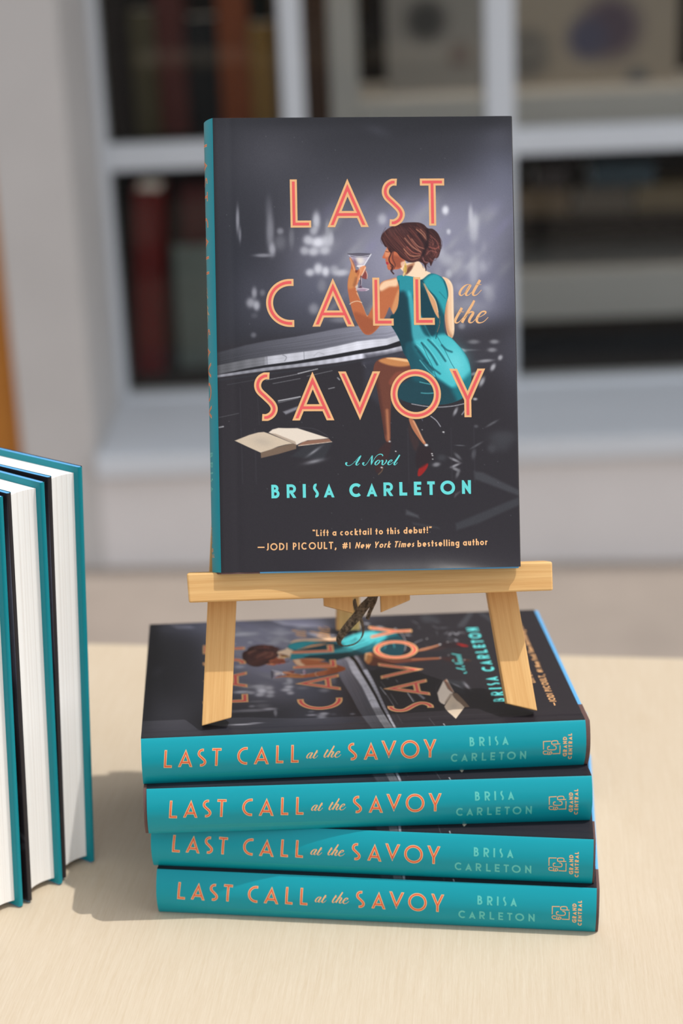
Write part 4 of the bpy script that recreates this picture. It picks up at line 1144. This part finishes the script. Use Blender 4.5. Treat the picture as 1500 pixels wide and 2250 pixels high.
def build_book(amount=0.0):
    root = empty('hardback_book')
    for nm, z0, z1 in (('front_board', T - 2.85, T - .35), ('back_board', .25, 2.85)):
        box(nm, 6 * MM, (W - .9) * MM, -.5 * MM, (H + .5) * MM, z0 * MM, z1 * MM, M_BLUE, root, .0007)
    # cloth round the spine
    zz = T / 2 + (T / 2 - .3) * np.sin(np.radians(np.linspace(90, -90, 25)))
    prof = [(20, T - .3)] + [(float(spine_x(z)) * .9 + .35, z) for z in zz] + [(20, .3)]
    inner = [(20, T - .55)] + [(float(spine_x(z)) * .9 + 2.0, T / 2 + (z - T / 2) * .93) for z in zz] + [(20, .55)]
    v, f = [], []
    for y in (-.5, H + .5): v += [(x * MM, y * MM, z * MM) for x, z in prof + inner]
    n = len(prof); S = 2 * n
    for i in range(n - 1):
        f += [(i, i + 1, S + i + 1, S + i), (n + i, S + n + i, S + n + i + 1, n + i + 1), (i, n + i, n + i + 1, i + 1), (S + i, S + i + 1, S + n + i + 1, S + n + i)]
    mesh_obj('spine_cloth', v, f, M_BROWN, root)
    pv, pf = page_block(); mesh_obj('page_block', pv, pf, M_PAGES, root)
    V, K = jacket_arrays(amount)
    jk = bpy.data.objects.new('dust_jacket', grid_mesh('dust_jacket', V, K, M_JACKET)); link(jk, root)
    cs, ss = CoverSurf(amount), SpineSurf()
    t, s, a, q = cover_prints()
    for p in t: p.mesh('title_word', cs, jk, [M_PEACH, M_CORAL])
    tag(s.mesh('subtitle_lettering', cs, jk, [M_AQUA]), 'small aqua script line')
    tag(a.mesh('author_lettering', cs, jk, [M_AQUA]), 'aqua capital letters of the author name')
    tag(q.mesh('quote_lettering', cs, jk, [M_PEACH]), 'two small peach lines of praise')
    t, a, g_, l = spine_prints()
    tag(t.mesh('spine_title_lettering', ss, jk, [M_PEACH, M_ORCORAL]), 'orange title along the spine')
    tag(a.mesh('spine_author_lettering', ss, jk, [M_MINT]), 'mint author name on the spine')
    tag(g_.mesh('publisher_emblem', ss, jk, [M_PEACH]), 'peach publisher emblem at the foot of the spine')
    tag(l.mesh('spine_lines', ss, jk, [M_LINE]), 'three thin pale lines under the spine title')
    return root


def shift_case(root, dy):
    """how far the boards stick out of the loose jacket at head or foot"""
    for ch in root.children:
        if not ch.name.startswith('dust_jacket'): ch.location.y = dy * MM


def frame(o, X, Y, Z):
    mm = Matrix.Identity(4)
    for i in range(3): mm[i][0], mm[i][1], mm[i][2], mm[i][3] = X[i], Y[i], Z[i], o[i] * MM
    return mm


# standing copy on the easel
o_st = np.array([-63.831, -77.006, 191.635]); LEAN, YAW, TILT = math.radians(19.25), math.radians(3.34), math.radians(-.672)


def lean_axes(yaw, lean, tilt=0):
    A = np.array([math.cos(yaw), math.sin(yaw), 0]); B = np.array([-math.sin(yaw), math.cos(yaw), 0])
    up = np.array([0, 0, 1]) * math.cos(lean) + B * math.sin(lean); n = B * math.cos(lean) - np.array([0, 0, 1]) * math.sin(lean)
    return A * math.cos(tilt) + up * math.sin(tilt), -A * math.sin(tilt) + up * math.cos(tilt), n


ax, ay, an = lean_axes(YAW, LEAN, TILT)
st = build_book(1.0)
st.matrix_basis = frame(o_st + an * T, ax, ay, -an)
shift_case(st, -.4)
tag(st, 'teal-spined dark hardback standing upright on the small wooden easel, cover to the front', 'book')

# lying stack
proto = build_book(0.0)
STACK = [(-107.546, -94.704, 3.964, -1.9, 'topmost dark hardback of the lying stack, under the easel feet'),
         (-105.312, -100.1, 2.192, 1.2, 'second hardback from the top of the lying stack, teal spine out'),
         (-105.07, -87.36, -5.926, -.6, 'third hardback from the top of the lying stack, turned a little to the right'),
         (-103.048, -91.178, -6.081, -1.0, 'lowest hardback of the lying stack, flat on the plywood table')]
for k, (x, y, a, dy, lab) in enumerate(STACK):
    b = proto if k == 0 else copy_tree(proto)
    a = math.radians(a); ca, sa = math.cos(a), math.sin(a)
    z = (3 - k) * T
    org = np.array([x + H * ca, y + H * sa, z + .01 * (3 - k)])
    b.matrix_basis = frame(org, np.array([-sa, ca, 0]), np.array([-ca, -sa, 0]), np.array([0, 0, 1.]))
    shift_case(b, dy); tag(b, lab, 'book', 'hardbacks lying in the stack')

# upright copies at the left, fore edges to the front
UP = [((-144.5, -37.2), (-138.5, -31.9), (-.822, .569), 'rearmost upright hardback at the left, its right cover nearest the lying stack'),
      ((-159.3, -61.2), (-154.6, -57.8), (-.800, .600), 'middle upright hardback at the left with white page edges showing'),
      ((-177.6, -84.2), (-172.0, -80.6), (-.805, .593), 'frontmost upright hardback cut off by the left picture edge')]
for k, (b0, b1, dr, lab) in enumerate(UP):
    b = copy_tree(proto)
    Yv = np.array([b1[0] - b0[0], b1[1] - b0[1], 235.]); Yv /= np.linalg.norm(Yv)
    Xv = -np.array([dr[0], dr[1], 0]); Xv -= Yv * (Xv @ Yv); Xv /= np.linalg.norm(Xv); Zv = np.cross(Xv, Yv)
    P0 = np.array([b0[0], b0[1], 1.05])
    b.matrix_basis = frame(P0 - Xv * W, Xv, Yv, Zv)
    shift_case(b, -.5); tag(b, lab, 'book', 'hardbacks standing upright at the left')

# ------------------------------------------------------------------ easel
EY, EL = math.radians(3.407), math.radians(19.27)
ea, eu, en = lean_axes(EY, EL)
_, eu2, en2 = lean_axes(EY, EL + math.radians(5.5))      # the legs lean a little more than the book


def ep(u, v, off): return o_st + ea * u + eu * v + en * off
def lp(u, v, off): return o_st + en * 27. + ea * u + eu2 * v + en2 * off


base = np.array([14., -60., 4 * T])
er = empty('tabletop_easel', Matrix.Translation(Vector(base * MM)) @ Matrix.Rotation(EY, 4, 'Z'))
tag(er, 'small pale wooden easel standing on the stack and holding the upright book', 'easel')
ER_inv = er.matrix_basis.inverted()


def prism(name, poly, off0, off1, along, mat=M_PINE, lift=None, bev=.0005, legs=True):
    """board cut to the outline poly (u,v in the easel plane), grain along the given direction"""
    al = np.array(along, float); al /= np.linalg.norm(al); pr = np.array([-al[1], al[0]])
    U_, N_ = (eu2, en2) if legs else (eu, en)
    X = ea * al[0] + U_ * al[1]; Y = ea * pr[0] + U_ * pr[1]; Zx = np.cross(X, Y); s = 1 if Zx @ N_ > 0 else -1
    org = (lp if legs else ep)(poly[0][0], poly[0][1], off0)
    bm = frame(org, X, Y, Zx)
    q0 = [np.array(p) - np.array(poly[0]) for p in poly]
    fr = [(p @ al * MM, p @ pr * MM, 0) for p in q0]
    bk = []
    for i, p in enumerate(q0):
        d = p + (np.array([0, lift]) if lift and i in (2, 3) else 0)
        bk.append((d @ al * MM, d @ pr * MM, s * (off1 - off0) * MM))
    n = len(poly); v = fr + bk
    f = [tuple(range(n)), tuple(reversed(range(n, 2 * n)))] + [(i, (i + 1) % n, (i + 1) % n + n, i + n)[::-1] for i in range(n)]
    o = mesh_obj(name, v, f, mat, er, basis=ER_inv @ bm)
    me = o.data
    import bmesh
    b_ = bmesh.new(); b_.from_mesh(me); bmesh.ops.recalc_face_normals(b_, faces=b_.faces); b_.to_mesh(me); b_.free()
    if bev: bevel(o, bev, 2)
    return o


# front faces of the legs (mm along and up the leg plane)
prism('leg', [(9.5, 215), (24.5, 215), (2.75, -77.6), (-12.9, -81.3)], 0, 8, (.075, 1))
prism('leg', [(111.5, 215), (127.5, 215), (165.3, -80.0), (149.2, -75.6)], 0, 8, (-.13, 1))
prism('crossbar', [(5, 196), (131, 196), (131, 182), (5, 182)], -16.4, 0, (1, 0))
prism('ledge', [(-17.9, 0), (173.2, 0), (173.2, -15.2), (-17.2, -15.2)], 4.2, 26.2, (1, 0), bev=.0009, legs=False)
prism('centre_slat', [(53.8, 205), (69.3, 205), (69.2, -24.7), (53.7, -20.1)], .2, 6, (0, 1))
prism('centre_slat', [(84.2, 205), (99.9, 205), (99.9, -18.7), (84.1, -24.7)], .2, 6, (0, 1))
# rear leg leaning the other way
ft = np.array([1.6, 44.5, 4 * T + .2]); tp = lp(76, 200, 10)
Xr = tp - ft; Lr = np.linalg.norm(Xr); Xr /= Lr; Yr = ea - Xr * (ea @ Xr); Yr /= np.linalg.norm(Yr); Zr = np.cross(Xr, Yr)
sl = 6 * abs(Zr[2]) / max(abs(Xr[2]), .2)
rl = box('rear_leg', 0, Lr * MM, -7 * MM, 7 * MM, -3 * MM, 3 * MM, M_PINE, er, .0005, basis=ER_inv @ frame(ft + Xr * 2.2, Xr, Yr, Zr))


# strap tying the rear leg to the slats
def pxp(px, py, off):
    d = ray(px, py); t = ((o_st + en * off - CAM) @ en) / (d @ en)
    return CAM + d * t


def ribbon(name, pts, mat, thick=.5):
    """pts: (px,py,depth behind the book front, width, roll 0..1)"""
    A = np.array(pts, float); P = np.array([pxp(a[0], a[1], a[2]) for a in A])
    Q = catmull(np.c_[P, A[:, 3] * 1.4, A[:, 4]], 6)
    c, wd, ro = Q[:, :3], Q[:, 3], Q[:, 4]
    tg = np.gradient(c, axis=0); tg /= np.linalg.norm(tg, axis=1)[:, None]
    v, f = [], []
    for i in range(len(c)):
        a = np.cross(tg[i], en); a /= np.linalg.norm(a); b = np.cross(tg[i], a)
        s = a * math.cos(ro[i] * math.pi / 2) + b * math.sin(ro[i] * math.pi / 2); nn = np.cross(tg[i], s)
        for e1, e2 in ((-1, -1), (1, -1), (1, 1), (-1, 1)): v.append(c[i] + s * e1 * wd[i] / 2 + nn * e2 * thick / 2)
    for i in range(len(c) - 1):
        for k in range(4): f.append((i * 4 + k, i * 4 + (k + 1) % 4, i * 4 + 4 + (k + 1) % 4, i * 4 + 4 + k))
    f += [(3, 2, 1, 0), tuple(len(v) - 4 + k for k in range(4))]
    vv = [ER_inv @ Vector(p * MM) for p in v]
    return mesh_obj(name, vv, f, mat, er, smooth=False)


tag(ribbon('strap', [(824, 1306, 30, 3.0, .2), (812, 1320, 31, 3.2, .15), (799, 1334, 32, 3.6, .1), (785, 1353, 33, 3.6, 0), (768, 1372, 34, 3.4, 0), (752, 1392, 36, 3.0, .1), (744, 1406, 39, 2.6, .5), (748, 1417, 42, 2.2, .8),
                     (762, 1419, 45, 2.2, 1), (780, 1414, 47, 2.4, 1), (793, 1402, 48, 2.4, .9), (798, 1385, 48, 2.4, .8), (793, 1362, 46, 2.4, .7), (783, 1340, 42, 2.4, .6), (777, 1318, 40, 2.4, .6)], M_STRAP), 'dark woven strap looped below the ledge')
tag(ribbon('strap_end', [(826, 1308, 29, 2.2, .6), (823, 1322, 29, 2.0, .7), (815, 1338, 28.5, 1.8, .6), (810, 1350, 28.5, 1.7, .5), (807, 1361, 28.5, 1.5, .4)], M_STRAP), 'frayed loose end of the strap')
